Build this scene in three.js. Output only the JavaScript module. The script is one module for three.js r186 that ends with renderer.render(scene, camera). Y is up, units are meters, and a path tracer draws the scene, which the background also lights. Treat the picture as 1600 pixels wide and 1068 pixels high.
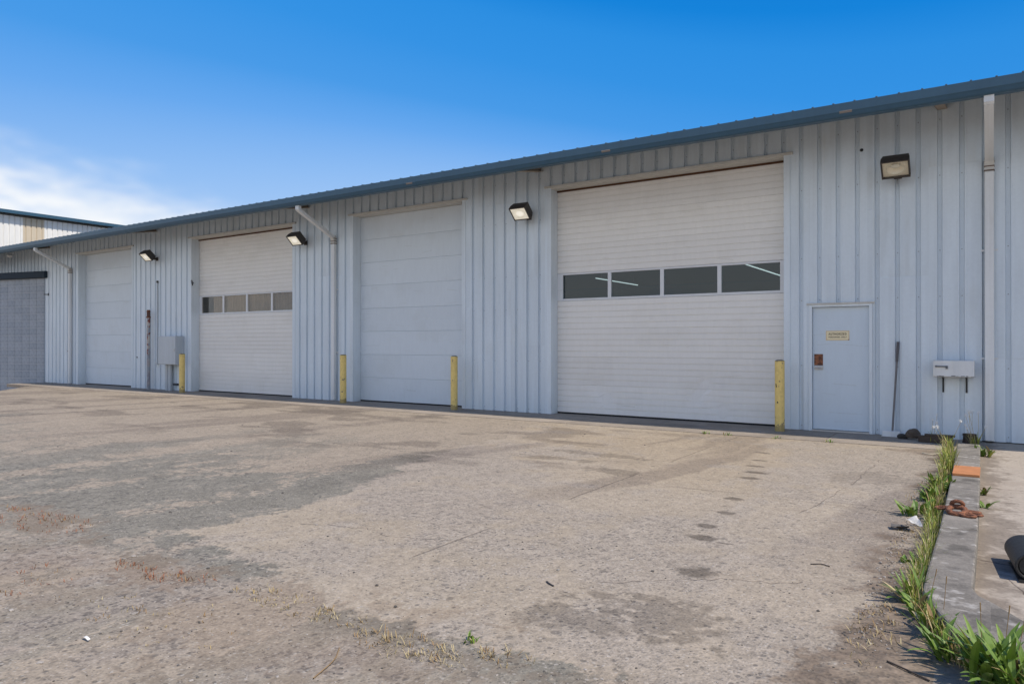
import * as THREE from 'three';
import { mergeGeometries, toCreasedNormals } from 'three/addons/utils/BufferGeometryUtils.js';

// ---------------------------------------------------------------- camera, sky, sun, exposure
const scene = new THREE.Scene();
const camera = new THREE.PerspectiveCamera(50.875, 1024 / 683, 0.1, 900);
camera.position.set(0, 1.546, 13.55);
camera.rotation.order = 'YXZ';
camera.rotation.y = THREE.MathUtils.degToRad(33.67);
camera.rotation.x = THREE.MathUtils.degToRad(0.15);

const renderer = new THREE.WebGLRenderer({ antialias: true });
renderer.toneMapping = THREE.LinearToneMapping;
renderer.toneMappingExposure = 1.06;
renderer.shadowMap.enabled = true;
renderer.shadowMap.type = THREE.PCFSoftShadowMap;

// seeded random and value noise
function rng(seed) { let a = seed >>> 0; return () => { a = (a + 0x6D2B79F5) >>> 0; let t = Math.imul(a ^ (a >>> 15), 1 | a); t = (t + Math.imul(t ^ (t >>> 7), 61 | t)) ^ t; return ((t ^ (t >>> 14)) >>> 0) / 4294967296; }; }
const NT = new Float32Array(65536); { const r = rng(7); for (let i = 0; i < 65536; i++) NT[i] = r(); }
function vn(x, y) {
  const xf = Math.floor(x), yf = Math.floor(y); let u = x - xf, v = y - yf;
  u = u * u * (3 - 2 * u); v = v * v * (3 - 2 * v);
  const x0 = xf & 255, x1 = (xf + 1) & 255, y0 = (yf & 255) << 8, y1 = ((yf + 1) & 255) << 8;
  const a = NT[x0 + y0], b = NT[x1 + y0], c = NT[x0 + y1], d = NT[x1 + y1];
  return a + (b - a) * u + (c - a) * v + (a - b - c + d) * u * v;
}
function fbm(x, y, o) { let s = 0, a = 0.5, t = 0; for (let i = 0; i < o; i++) { s += a * vn(x + i * 17.3, y + i * 9.1); t += a; a *= 0.5; x *= 2.03; y *= 2.03; } return s / t; }
const sst = (a, b, x) => { const t = Math.min(1, Math.max(0, (x - a) / (b - a))); return t * t * (3 - 2 * t); };
const lerp = (a, b, t) => a + (b - a) * t;

const SUN = new THREE.Vector3(0.66, 1, 0.0885).normalize();
{ // computed clear sky with a bank of thin cloud low on the left
  const W = 1536, Hh = 768, d = new Float32Array(W * Hh * 4);
  const stops = [[-90, .30, .27, .24], [-2, .42, .40, .38], [0, .66, .76, .88], [5, .46, .64, .91], [9.3, .27, .496, .877], [12.3, .135, .385, .84], [15, .066, .32, .79], [20, .036, .283, .76], [25, .026, .266, .74], [29, .008, .222, .69], [42, .006, .165, .58], [90, .006, .11, .46]];
  const at = (e, q) => { let k = 0; while (k < stops.length - 2 && stops[k + 1][0] < e) k++; const A = stops[k], B = stops[k + 1], t = Math.min(1, Math.max(0, (e - A[0]) / (B[0] - A[0]))); q[0] = lerp(A[1], B[1], t); q[1] = lerp(A[2], B[2], t); q[2] = lerp(A[3], B[3], t); };
  const q = [0, 0, 0];
  for (let j = 0; j < Hh; j++) {
    const el = (j + .5) / Hh * 180 - 90, ce = Math.cos(el * Math.PI / 180), sy = Math.sin(el * Math.PI / 180);
    for (let i = 0; i < W; i++) {
      const th = ((i + .5) / W - .5) * 2 * Math.PI, dx = Math.cos(th) * ce, dz = Math.sin(th) * ce;
      const cs = dx * SUN.x + sy * SUN.y + dz * SUN.z;
      at(el > 0 ? el * (1 + 1.9 * cs * Math.exp(-cs * cs / .1225)) : el, q);      // deepest blue a quarter turn from the sun
      let [r, g, b] = q;
      if (el > 0) {
        const gl = .6 * Math.pow(Math.max(0, cs), 40) + .25 * Math.pow(Math.max(0, cs), 9);   // air glow round the sun
        r += gl * .95; g += gl * .96; b += gl * .9;
        // thin cloud lying low, as in the bank on the left of the view; none over the building itself
        const az = Math.atan2(dx, -dz) * 180 / Math.PI;            // 0 = towards the building, negative = left
        const wob = fbm(az * .10 + 7, el * .55, 5) - .5, fine = fbm(az * .5 + wob * 3, el * 1.9 + 20, 4) - .5;
        const edge = 13.7 - (az + 69) * .235 + 2.6 * wob + 1.2 * fine;
        const open = sst(-42, -55, az);
        const bank = az < -46 && az > -110 ? sst(-.6, 4.4, edge + Math.max(0, -69 - az) * -.1 - el) * (.90 + 1.0 * fine) : 0;
        const cx = dx / (sy + .12), cz = dz / (sy + .12);
        const high = sst(.33, .52, fbm(cx * .9 + 40, cz * .9 + 11, 5)) * (az > 0 ? sst(25, 55, az) : sst(-80, -110, az)) * sst(48, 16, el);
        const c = Math.min(.93, Math.max(0, Math.max(bank * open * .92, high)));
        r = lerp(r, .93, c); g = lerp(g, .95, c); b = lerp(b, .97, c);
      }
      const o = (j * W + i) * 4; d[o] = r * .965; d[o + 1] = g * .965; d[o + 2] = b * .965; d[o + 3] = 1;
    }
  }
  const t = new THREE.DataTexture(d, W, Hh, THREE.RGBAFormat, THREE.FloatType);
  t.mapping = THREE.EquirectangularReflectionMapping; t.magFilter = THREE.LinearFilter; t.minFilter = THREE.LinearFilter;
  t.wrapS = THREE.RepeatWrapping; t.needsUpdate = true;
  scene.background = t; scene.environment = t;
}
const sun = new THREE.DirectionalLight(new THREE.Color().setRGB(1, .90, .76), 4.2);
sun.position.copy(SUN).multiplyScalar(80).add(new THREE.Vector3(-14, 0, 4));
sun.target.position.set(-14, 0, 4);
sun.castShadow = true; sun.shadow.mapSize.set(4096, 4096); sun.shadow.radius = 1;
Object.assign(sun.shadow.camera, { left: -50, right: 50, top: 40, bottom: -40, near: 1, far: 200 });
scene.add(sun, sun.target);

// ---------------------------------------------------------------- helpers
const used = new Map();
function numbered(n) { const k = used.get(n) || 0; used.set(n, k + 1); return k ? n + '_' + String(k).padStart(3, '0') : n; }
function mesh(name, geo, mat, parent) {
  const m = new THREE.Mesh(geo, mat); m.castShadow = m.receiveShadow = true;
  m.name = parent === scene ? numbered(name) : name; parent.add(m); return m;
}
function thing(name, label, category, pos = [0, 0, 0], group) {
  const g = new THREE.Group(); g.name = numbered(name); g.position.set(...pos); scene.add(g);
  g.userData = { label, category }; if (group) g.userData.group = group; return g;
}
function tag(o, label, category, group) { Object.assign(o.userData, { label, category }); if (group) o.userData.group = group; return o; }
function structure(o) { o.userData.kind = 'structure'; return o; }
function metreUV(g, ox = 0, oy = 0) {           // uv in metres along the face's main axis
  if (g.index) g = g.toNonIndexed();
  const p = g.attributes.position, uv = new Float32Array(p.count * 2);
  const a = new THREE.Vector3(), b = new THREE.Vector3(), c = new THREE.Vector3(), n = new THREE.Vector3();
  for (let i = 0; i < p.count; i += 3) {
    a.fromBufferAttribute(p, i); b.fromBufferAttribute(p, i + 1); c.fromBufferAttribute(p, i + 2);
    n.copy(b).sub(a).cross(c.clone().sub(a)); const X = Math.abs(n.x), Y = Math.abs(n.y), Z = Math.abs(n.z);
    [a, b, c].forEach((v, k) => { const o = (i + k) * 2; if (Z >= X && Z >= Y) { uv[o] = v.x; uv[o + 1] = v.y; } else if (X >= Y) { uv[o] = v.z; uv[o + 1] = v.y; } else { uv[o] = v.x; uv[o + 1] = v.z; } uv[o] += ox; uv[o + 1] += oy; });
  }
  g.setAttribute('uv', new THREE.BufferAttribute(uv, 2)); return g;
}
function box(x0, x1, y0, y1, z0, z1) { const g = new THREE.BoxGeometry(x1 - x0, y1 - y0, z1 - z0); g.translate((x0 + x1) / 2, (y0 + y1) / 2, (z0 + z1) / 2); return metreUV(g); }
function cham(x0, x1, y0, y1, z0, z1, r = .006) {      // box with bevelled edges
  const s = new THREE.Shape(); const w = x1 - x0 - 2 * r, h = y1 - y0 - 2 * r;
  s.moveTo(0, 0); s.lineTo(w, 0); s.lineTo(w, h); s.lineTo(0, h);
  const g = new THREE.ExtrudeGeometry(s, { depth: z1 - z0 - 2 * r, bevelEnabled: true, bevelThickness: r, bevelSize: r, bevelSegments: 2, steps: 1 });
  g.translate(x0 + r, y0 + r, z0 + r); return metreUV(g);
}
function prismX(pts, x0, x1) {                   // pts [[z,y]..] swept along x
  const s = new THREE.Shape(pts.map(([z, y]) => new THREE.Vector2(-z, y)));
  const g = new THREE.ExtrudeGeometry(s, { depth: x1 - x0, bevelEnabled: false });
  g.rotateY(Math.PI / 2); g.translate(x0, 0, 0); return metreUV(g);
}
function slabPoly(pts, y0, y1, bevel = .012) {   // pts [[x,z]..] extruded upwards
  const s = new THREE.Shape(pts.map(([x, z]) => new THREE.Vector2(x, -z)));
  const g = new THREE.ExtrudeGeometry(s, { depth: y1 - y0 - bevel, bevelEnabled: true, bevelThickness: bevel, bevelSize: bevel, bevelOffset: -bevel, bevelSegments: 2 });
  g.rotateX(-Math.PI / 2); g.translate(0, y0, 0); return metreUV(g);
}
function cyl(r0, r1, h, n = 20) { const g = new THREE.CylinderGeometry(r1, r0, h, n); g.translate(0, h / 2, 0); return g; }
function rod(a, b, r, n = 8) {
  const A = new THREE.Vector3(...a), B = new THREE.Vector3(...b), l = A.distanceTo(B);
  const g = new THREE.CylinderGeometry(r, r, l, n); g.translate(0, l / 2, 0);
  g.applyQuaternion(new THREE.Quaternion().setFromUnitVectors(new THREE.Vector3(0, 1, 0), B.clone().sub(A).normalize())); g.translate(...a); return g;
}
const sB = v => { v = Math.min(1, Math.max(0, v)); return Math.round(255 * (v <= .0031308 ? 12.92 * v : 1.055 * Math.pow(v, 1 / 2.4) - .055)); };
function colourTex(w, h, fn) {
  const d = new Uint8Array(w * h * 4), o = [0, 0, 0];
  for (let j = 0; j < h; j++) for (let i = 0; i < w; i++) { fn(i / w, j / h, o); const k = (j * w + i) * 4; d[k] = sB(o[0]); d[k + 1] = sB(o[1]); d[k + 2] = sB(o[2]); d[k + 3] = 255; }
  return fin(new THREE.DataTexture(d, w, h), true);
}
function dataTex(w, h, fn) {
  const d = new Uint8Array(w * h * 4);
  for (let j = 0; j < h; j++) for (let i = 0; i < w; i++) { const v = Math.min(255, Math.max(0, Math.round(255 * fn(i / w, j / h)))), k = (j * w + i) * 4; d[k] = d[k + 1] = d[k + 2] = v; d[k + 3] = 255; }
  return fin(new THREE.DataTexture(d, w, h), false);
}
function fin(t, srgb) { t.wrapS = t.wrapT = THREE.RepeatWrapping; t.magFilter = THREE.LinearFilter; t.minFilter = THREE.LinearMipmapLinearFilter; t.generateMipmaps = true; t.anisotropy = 8; if (srgb) t.colorSpace = THREE.SRGBColorSpace; t.needsUpdate = true; return t; }
const col = (r, g, b) => new THREE.Color().setRGB(r, g, b);

// ---------------------------------------------------------------- materials
// painted sheet steel: faint mottling, vertical run marks, dust (tile 8 m x 6 m)
function marks(W, H, sx, sy, list, f) { const m = new Float32Array(W * H); for (const q of list) { const [x0, x1, y0, y1] = f(q); for (let j = Math.max(0, Math.floor(y0 / sy * H)); j < Math.min(H, y1 / sy * H); j++) for (let i = Math.max(0, Math.floor(x0 / sx * W)); i < Math.min(W, x1 / sx * W); i++) m[j * W + i] += f(q, (i + .5) / W * sx, (j + .5) / H * sy); } return m; }
const paintTex = (() => {
  const r = rng(21), runs = []; for (let i = 0; i < 70; i++) runs.push([r() * 8, r() * 6, .008 + r() * .02, .4 + r() * 2.2, .03 + r() * .09]);
  const mk = marks(1024, 768, 8, 6, runs, (q, x, y) => { if (x === undefined) return [q[0] - q[2], q[0] + q[2], q[1] - q[3], q[1]]; const dx = Math.abs(x - q[0]), dy = q[1] - y; return dx > q[2] || dy < 0 ? 0 : q[4] * (1 - dx / q[2]) * (1 - dy / q[3]) * (.5 + vn(x * 60, y * 9)); });
  const t = colourTex(1024, 768, (u, v, o) => {
    const x = u * 8, y = v * 6;
    const m =   .94 + .11 * (fbm(x * 1.0, y * .8, 4) - .5) + .12 * (fbm(x * 16, y * 1.0, 3) - .5) + .05 * (fbm(x * 32, y * 32, 2) - .5);
    const br = mk[Math.floor(v * 768) * 1024 + Math.floor(u * 1024)] + .08 * sst(.60, .78, fbm(x * 3 + 50, y * 1.1, 5));
    o[0] = m * (1 - br * .5); o[1] = m * (1 - br * .62); o[2] = m * (1 - br * .8);
  });
  t.repeat.set(1 / 8, 1 / 6); return t;
})();
const canBump = (() => { const t = dataTex(512, 512, (u, v) => .5 + .85 * (fbm(u * 8, v * 8, 3) - .5) + .03 * (vn(u * 256, v * 256) - .5)); t.repeat.set(1 / 6, 1 / 6); return t; })();
const doorTex = (() => {          // white door paint with scuffs and faint grime (tile 6 m)
  const r = rng(5), sc = []; for (let i = 0; i < 90; i++) sc.push([r() * 6, r() * 6, .02 + r() * .25, .003 + r() * .006, (r() - .5) * .3, .05 + r() * .10]);
  const mk = marks(1024, 1024, 6, 6, sc, (q, x, y) => { if (x === undefined) return [q[0] - q[2], q[0] + q[2], q[1] - .1, q[1] + .1]; return Math.abs(y - q[1] - (x - q[0]) * q[4]) < q[3] ? q[5] : 0; });
  const t = colourTex(1024, 1024, (u, v, o) => {
    const x = u * 6, y = v * 6, m = .95 + .05 * (fbm(x * 1.4, y * 1.1, 4) - .5) + .05 * (fbm(x * 20, y * 4, 3) - .5) + .03 * (vn(x * 80, y * 80) - .5), d = .05 * sst(.5, .8, fbm(x * 1.7 + 9, y * 2.3, 5)) + mk[Math.floor(v * 1024) * 1024 + Math.floor(u * 1024)];
    o[0] = m * (1 - d * .75); o[1] = m * (1 - d * .82); o[2] = m * (1 - d);
  }); t.repeat.set(1 / 6, 1 / 6); return t;
})();
const grainTex = (() => { const t = colourTex(512, 512, (u, v, o) => { const m = .86 + .30 * (fbm(u * 16, v * 16, 4) - .5) + .22 * (vn(u * 256, v * 256) - .5); o[0] = o[1] = o[2] = m; }); return t; })();
const rustTex = (() => { const t = colourTex(512, 512, (u, v, o) => { const n = fbm(u * 16, v * 16, 5), k = sst(.4, .62, n), f = vn(u * 256, v * 256); o[0] = lerp(.10, .30, k) * (.7 + .5 * f); o[1] = lerp(.045, .12, k) * (.7 + .5 * f); o[2] = lerp(.03, .06, k) * (.7 + .5 * f); }); t.repeat.set(2, 2); return t; })();
const grainBump = dataTex(512, 512, (u, v) => .6 * fbm(u * 32, v * 32, 3) + .4 * vn(u * 256, v * 256));

const STD = o => new THREE.MeshStandardMaterial(o), PHY = o => new THREE.MeshPhysicalMaterial(o);
const M = {
  wall: [0, 1, 2].map(i => PHY({ color: col(.672 + .010 * i, .752 + .009 * i, .812 + .008 * i), map: paintTex, bumpMap: canBump, bumpScale: .012, roughness: .36, specularIntensity: .8 })),
  trim: PHY({ color: col(.69, .765, .82), map: paintTex, roughness: .4 }),
  headTrim: PHY({ color: col(.58, .57, .53), map: paintTex, roughness: .5 }),
  gutter: PHY({ color: col(.032, .095, .155), map: paintTex, bumpMap: canBump, bumpScale: .004, roughness: .42 }),
  roof: PHY({ color: col(.10, .17, .24), map: paintTex, roughness: .5 }),
  ribDoor: [0, 1, 2].map(i => PHY({ color: col(.86 - .020 * i, .84 - .020 * i, .80 - .018 * i), map: doorTex, roughness: .48 })),
  flatDoor: [0, 1, 2].map(i => PHY({ color: col(.685 - .010 * i, .75 - .010 * i, .80 - .01 * i), map: doorTex, bumpMap: canBump, bumpScale: .003, roughness: .5 })),
  doorLeaf: PHY({ color: col(.60, .69, .77), map: doorTex, bumpMap: canBump, bumpScale: .002, roughness: .42 }),
  frameWhite: PHY({ color: col(.74, .76, .78), map: doorTex, roughness: .45 }),
  rubber: STD({ color: col(.018, .018, .02), map: grainTex, roughness: .85 }),
  glass: PHY({ color: col(.66, .77, .80), roughness: .03, bumpMap: canBump, bumpScale: .004, transmission: 1, thickness: 0, ior: 1.52 }),
  clearGlass: PHY({ color: col(.93, .90, .85), roughness: .04, transmission: 1, thickness: 0, ior: 1.5 }),
  dark: STD({ color: col(.05, .055, .06), roughness: .9 }),
  inside: STD({ color: col(.22, .23, .23), roughness: .9 }),
  rust: STD({ map: rustTex, bumpMap: grainBump, bumpScale: .002, roughness: .9 }),
  rustBrown: STD({ color: col(.10, .045, .024), map: grainTex, roughness: .9 }),
  yellow: PHY({ color: col(.62, .46, .13), map: doorTex, bumpMap: grainBump, bumpScale: .001, roughness: .55 }),
  bronze: PHY({ color: col(.045, .037, .032), roughness: .5 }),
  reflector: STD({ color: col(.90, .88, .82), metalness: .3, roughness: .4 }),
  white: PHY({ color: col(.74, .76, .76), map: paintTex, roughness: .45 }),
  black: STD({ color: col(.018, .02, .024), roughness: .55 }),
  steel: STD({ color: col(.50, .50, .50), metalness: .8, roughness: .4 }),
  seam: STD({ color: col(.22, .19, .17), roughness: .7 }),
  rafter: STD({ color: col(.36, .30, .24), map: grainTex, roughness: .8 }),
  greyPaint: PHY({ color: col(.50, .545, .58), map: paintTex, roughness: .5 }),
};

// ---------------------------------------------------------------- ground
const cellDot = (x, z, s, seed, dens) => {            // one irregular dot per cell
  const gx = Math.floor(x / s), gz = Math.floor(z / s), h = (Math.imul(gx * 73856093 ^ gz * 19349663 ^ seed * 83492791, 2654435761) >>> 0);
  const k = h & 65535; if (NT[k] > dens) return 0;
  const r = s * (.10 + .26 * NT[(k + 77) & 65535]), cx = (gx + .4 + .2 * NT[(k + 11) & 65535]) * s, cz = (gz + .4 + .2 * NT[(k + 23) & 65535]) * s;
  const dx = x - cx, dz = z - cz, a = .6 + .8 * NT[(k + 5) & 65535];
  return sst(1.1, .75, Math.sqrt(dx * dx * a + dz * dz / a) / r + .35 * (vn(x * 3.1 / s, z * 3.1 / s) - .5));
};
function blob(x, z, cx, cz, rx, rz, e) { const dx = (x - cx) / rx, dz = (z - cz) / rz; return sst(1.25, .65, Math.sqrt(dx * dx + dz * dz) + e); }
const prints = [[-2.71, 3.09, .13, .045], [-2.545, 3.79, .11, .05], [-2.47, 4.28, .12, .06], [-2.35, 4.74, .15, .075], [-2.30, 5.15, .13, .075], [-2.127, 6.35, .105, .075], [-2.02, 6.99, .09, .07], [-2.01, 7.55, .10, .085], [-1.90, 7.93, .125, .08], [-1.72, 8.0, .07, .03], [-1.66, 8.8, .13, .12]];
const edgeX = [-9, -5.3, -4.5, -4.2, -3.5, -2.7, -2.0, -1.3, -.9, 2], edgeZ = [9.9, 10.2, 10.3, 10.36, 10.55, 10.66, 10.5, 10.46, 10.7, 11];
function slabEdge(x) { let i = 0; while (i < edgeX.length - 2 && edgeX[i + 1] < x) i++; const t = Math.min(1, Math.max(0, (x - edgeX[i]) / (edgeX[i + 1] - edgeX[i]))); return lerp(edgeZ[i], edgeZ[i + 1], t); }
const CRACKS = [[-.5, 5.9, -2.9, .2, 41], [-3.4, 9.1, -1.6, .35, 42], [-1.2, 2.4, -.25, 4.2, 43], [-5.4, 8.4, 1.6, -3.0, 44], [-8.5, 3.2, 3.2, .5, 45], [-1.0, 8.6, -1.3, .9, 46]].map(([x, z, dx, dz, sd]) => { const r = rng(sd), p = [], n = 22; for (let i = 0; i <= n; i++) { const t = i / n, w = Math.sin(t * Math.PI); p.push([x + dx * t + (r() - .5) * .05 + .25 * w * (vn(t * 3, sd) - .5), z + dz * t + (r() - .5) * .05 + .25 * w * (vn(t * 3, sd + 9) - .5)]); } const X = p.map(q => q[0]), Z = p.map(q => q[1]); return { p, x0: Math.min(...X) - .03, x1: Math.max(...X) + .03, z0: Math.min(...Z) - .03, z1: Math.max(...Z) + .03 }; });
// base colours (linear): worn concrete, dusty concrete, old asphalt, soil
function yardAt(x, z, out) {
  const w1 = fbm(x * .9 + 3, z * .9, 4) - .5, w2 = fbm(x * 4.1, z * 4.1 + 7, 4) - .5, w3 = fbm(x * 19, z * 19, 3) - .5, w4 = vn(x * 75, z * 75) - .5, w5 = vn(x * 170, z * 170) - .5;
  const macro = fbm(x * .28 + 20, z * .42 + 5, 3) - .5, streak = fbm(x * 1.25 + .9 * w1 + 30.6, z * .20 + .4 * w1, 4) - .5;
  // how far the concrete slab reaches
  const inSlab = sst(-.05, .05, slabEdge(x) - z + .4 * w2 + .30 * w3) * sst(-.06, .06, x + 5.55 + (z < 8.6 ? (8.6 - z) * .25 : 0) + .6 * w1 + .35 * w2 + .2 * w3);
  let r = .350, g = .298, b = .240;
  const dusty = sst(-.22, .22, macro + .5 * w1 + .35 * streak) * .75 + .2 * w2;
  const far = sst(8.5, 4.5, z + 1.5 * w1); r = lerp(r, .340, dusty); g = lerp(g, lerp(.286, .278, far), dusty); b = lerp(b, lerp(.220, .204, far), dusty);
  const worn = sst(-.06, .18, w1 * .7 + w2 * .45 - macro * .6 + .10 * sst(7, 9, z));               // exposed grey-lilac aggregate
  r = lerp(r, .322, worn * .8); g = lerp(g, .280, worn * .8); b = lerp(b, .238, worn * .8);
  // asphalt beside the slab, dust lying over its far part
  const dust = Math.min(1, Math.max(0, sst(9.2, 4.2, z + .5 * x * .12 + 9 * streak + 1.2 * w1) + sst(-.05, .06, -streak + .40 * w2 + .30 * w3) * .92 + sst(10.55, 11.1, z + .7 * w1 + .5 * w2) * .55 + sst(-9.2, -12, x + 4 * w1) * .35));
  let ar = .205 + .06 * w2, ag = .190 + .055 * w2, ab = .160 + .05 * w2;
  ar = lerp(ar, .325, dust * .88); ag = lerp(ag, .272, dust * .88); ab = lerp(ab, .216, dust * .88);
  if (z > 10.2) { const k = sst(10.2, 11, z) * sst(-.02, .2, w1 + .6 * w2); ar = lerp(ar, .255, k * .7); ag = lerp(ag, .220, k * .7); ab = lerp(ab, .190, k * .7); }
  r = lerp(ar, r, inSlab); g = lerp(ag, g, inSlab); b = lerp(ab, b, inSlab);
  let h = .5 + .10 * w1 + .18 * w2 + .30 * w3 + .22 * w4 + .14 * w5 + .22 * inSlab;
  // long dark tyre sweeps in the far dust
  const sw = sst(.54, .68, fbm((x + .02 * z * z) * 1.5 + 8 + .5 * w1, z * .16, 4)) * sst(9.5, 6, z); r *= 1 - .24 * sw; g *= 1 - .25 * sw; b *= 1 - .24 * sw;
  const sc = .52 * sst(.58, .68, fbm(x * .8 + 90, z * 1.6, 5)) * sst(-3.4, -5, x) * sst(8, 5, z); r *= 1 - .6 * sc; g *= 1 - .62 * sc; b *= 1 - .62 * sc;
  // grit and fine tone
  const spk = sst(.57, .72, fbm(x * 31 + 5, z * 31, 3)) * (.08 + .32 * worn * sst(6.5, 8.5, z) + .2 * (1 - inSlab) + .25 * sst(.02, .2, w1 + w2 * .5)); r *= 1 - .5 * spk; g *= 1 - .5 * spk; b *= 1 - .48 * spk; h -= .15 * spk;
  const t = 1 + .34 * w3 + .32 * w4 + .28 * w5 + .16 * w2; r *= t; g *= t; b *= t;
  const grit = (1 - inSlab) * .6 + inSlab * (.25 + .75 * worn);
  let d = cellDot(x, z, .042, 1, .34 * grit) * .62; d = Math.max(d, cellDot(x + .3, z + .1, .016, 2, .40 * grit) * .55); d = Math.max(d, cellDot(x, z, .09, 4, .10) * .5 * sst(.4, .6, vn(x * 14, z * 14)));
  r *= 1 - d * .72; g *= 1 - d * .70; b *= 1 - d * .66; h -= d * .25;
  const l = cellDot(x + .5, z + .7, .028, 3, .12) * .45 + cellDot(x + .2, z + .9, .015, 6, .30 * grit) * .4; r = lerp(r, .50, l); g = lerp(g, .47, l); b = lerp(b, .44, l); h += l * .2;
  // round damp spots in a row, dark patch, soil along the kerb
  let s = 0; for (const p of prints) if (Math.abs(x - p[0]) < .3 && Math.abs(z - p[1]) < .3) s = Math.max(s, blob(x, z, p[0], p[1], p[2], p[3], .5 * w3 + .4 * w2) * .62);
  s = Math.max(s, blob(x, z, -1.62, 9.72, .30, .26, 2.2 * w2 + 1.9 * w3) * .36, blob(x, z, -1.15, 4.35, .40, .45, 2.0 * w2 + w3) * .22, blob(x, z, -1.9, 10.0, .3, .2, 1.8 * w2 + w3) * .35);
  s = Math.max(s, blob(x, z, -3.9, 5.6, .5, .16, 1.8 * w2 + w3) * .35, blob(x, z, -4.8, 4.5, .9, .13, 1.8 * w2 + w3) * .33, blob(x, z, -4.9, 5.15, .5, .13, 1.8 * w2 + w3) * .35);
  r *= 1 - s * .86; g *= 1 - s * .88; b *= 1 - s * .90;
  const soil = Math.max(sst(.22, .06, -.36 - x - .12 * sst(8.3, 9.3, z) - .10 - .55 * w2 - .28 * w3), blob(x, z, -.75, 1.75, .5, .35, 1.4 * w2) * .8, blob(x, z, -.33, 9.25, .20, .42, 1.8 * w2 + 1.3 * w3)) * sst(1.2, 1.5, z);
  r = lerp(r, .155 * (1 + 1.1 * w3 + .7 * w4), soil * .72); g = lerp(g, .116 * (1 + 1.1 * w3 + .7 * w4), soil * .72); b = lerp(b, .084 * (1 + 1.1 * w3 + .7 * w4), soil * .72); h += soil * (.15 + .6 * w3);
  const br = sst(.34, .08, Math.abs(-.58 - x + .4 * w1)) * .30 * sst(.0, .25, w2 + .1); r *= 1 - br * .6; g *= 1 - br * .68; b *= 1 - br * .74;
  // joints and cracks
  const jx = Math.abs(x + 3.50 + .02 * w2 + .012 * w3); let cr = sst(.013, .005, jx) * (z < 9.6 ? .75 : 0) * sst(.30, .45, vn(x * 3, z * 2.4));
  const jz = Math.abs(z - 6.1 + .03 * w2); cr = Math.max(cr, sst(.010, .004, jz) * sst(.52, .62, vn(x * 1.1, 3)) * inSlab * .6);
  for (const k of CRACKS) if (x > k.x0 && x < k.x1 && z > k.z0 && z < k.z1) { let m = 9; for (let i = 0; i + 1 < k.p.length; i++) { const [ax, az] = k.p[i], [bx, bz] = k.p[i + 1], ux = bx - ax, uz = bz - az, q = Math.min(1, Math.max(0, ((x - ax) * ux + (z - az) * uz) / (ux * ux + uz * uz))); m = Math.min(m, Math.hypot(x - ax - ux * q, z - az - uz * q)); } cr = Math.max(cr, sst(.0075, .0025, m + .006 * w3) * .8 * sst(.25, .45, vn(x * 5, z * 5))); }
  r *= 1 - cr * .55; g *= 1 - cr * .57; b *= 1 - cr * .58; h -= cr * .5;
  // rust-brown moss and dry weed litter on the left
  const ms = Math.max(blob(x, z, -6.9, 10.62, .8, .28, 2.2 * w2 + 1.4 * w3), blob(x, z, -4.75, 10.82, .55, .22, 2.4 * w2 + 1.6 * w3), blob(x, z, -3.0, 11.0, 1.1, .5, 2.4 * w2 + 1.8 * w3) * .6, blob(x, z, -5.4, 11.2, .7, .4, 2.4 * w2 + 1.8 * w3) * .5) * .8;
  r = lerp(r, .25, ms * .38); g = lerp(g, .165, ms * .38); b = lerp(b, .105, ms * .38);
  out[0] = r * .965; out[1] = g * .95; out[2] = b * .905; out[3] = h;
}
function padAt(x, z, out) {
  const w1 = fbm(x * 1.3 + 30, z * 1.3, 4) - .5, w2 = fbm(x * 5, z * 5 + 7, 4) - .5, w3 = fbm(x * 22, z * 22, 3) - .5, w4 = vn(x * 90, z * 90) - .5, w5 = vn(x * 200, z * 200) - .5;
  let r = .37, g = .322, b = .268; const t = 1 + .20 * w1 + .20 * w2 + .22 * w3 + .18 * w4 + .12 * w5; r *= t; g *= t; b *= t;
  let s = sst(.0, .30, w1 + .5 * w2 + .2 * w3) * .30;
  s = Math.max(s, sst(.26, .04, x + .08 + .45 * w2 + .2 * w3) * .62, blob(x, z, .10, 7.35, .22, .28, 1.3 * w2 + .6 * w3) * .7, blob(x, z, .02, 6.35, .16, .8, 1.6 * w2 + .6 * w3) * .55);
  r *= 1 - s * .62; g *= 1 - s * .66; b *= 1 - s * .70;
  let cr = sst(.012, .004, Math.abs(z - 7.42 - x * .18 + .05 * w2)); cr = Math.max(cr, sst(.006, .002, Math.abs(x - .12 - (z - 7.9) * .22 + .05 * w2)) * (z > 7.8 ? 1 : 0), sst(.012, .004, Math.abs(z - 4.3 + .03 * w2)) * .7);
  r *= 1 - cr * .6; g *= 1 - cr * .62; b *= 1 - cr * .62;
  const d = cellDot(x, z, .05, 8, .22) * .5; r *= 1 - d * .5; g *= 1 - d * .5; b *= 1 - d * .5;
  out[0] = r; out[1] = g; out[2] = b; out[3] = .5 + .2 * w2 + .3 * w3 + .2 * w4 + .1 * w5 - .5 * cr;
}
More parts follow.
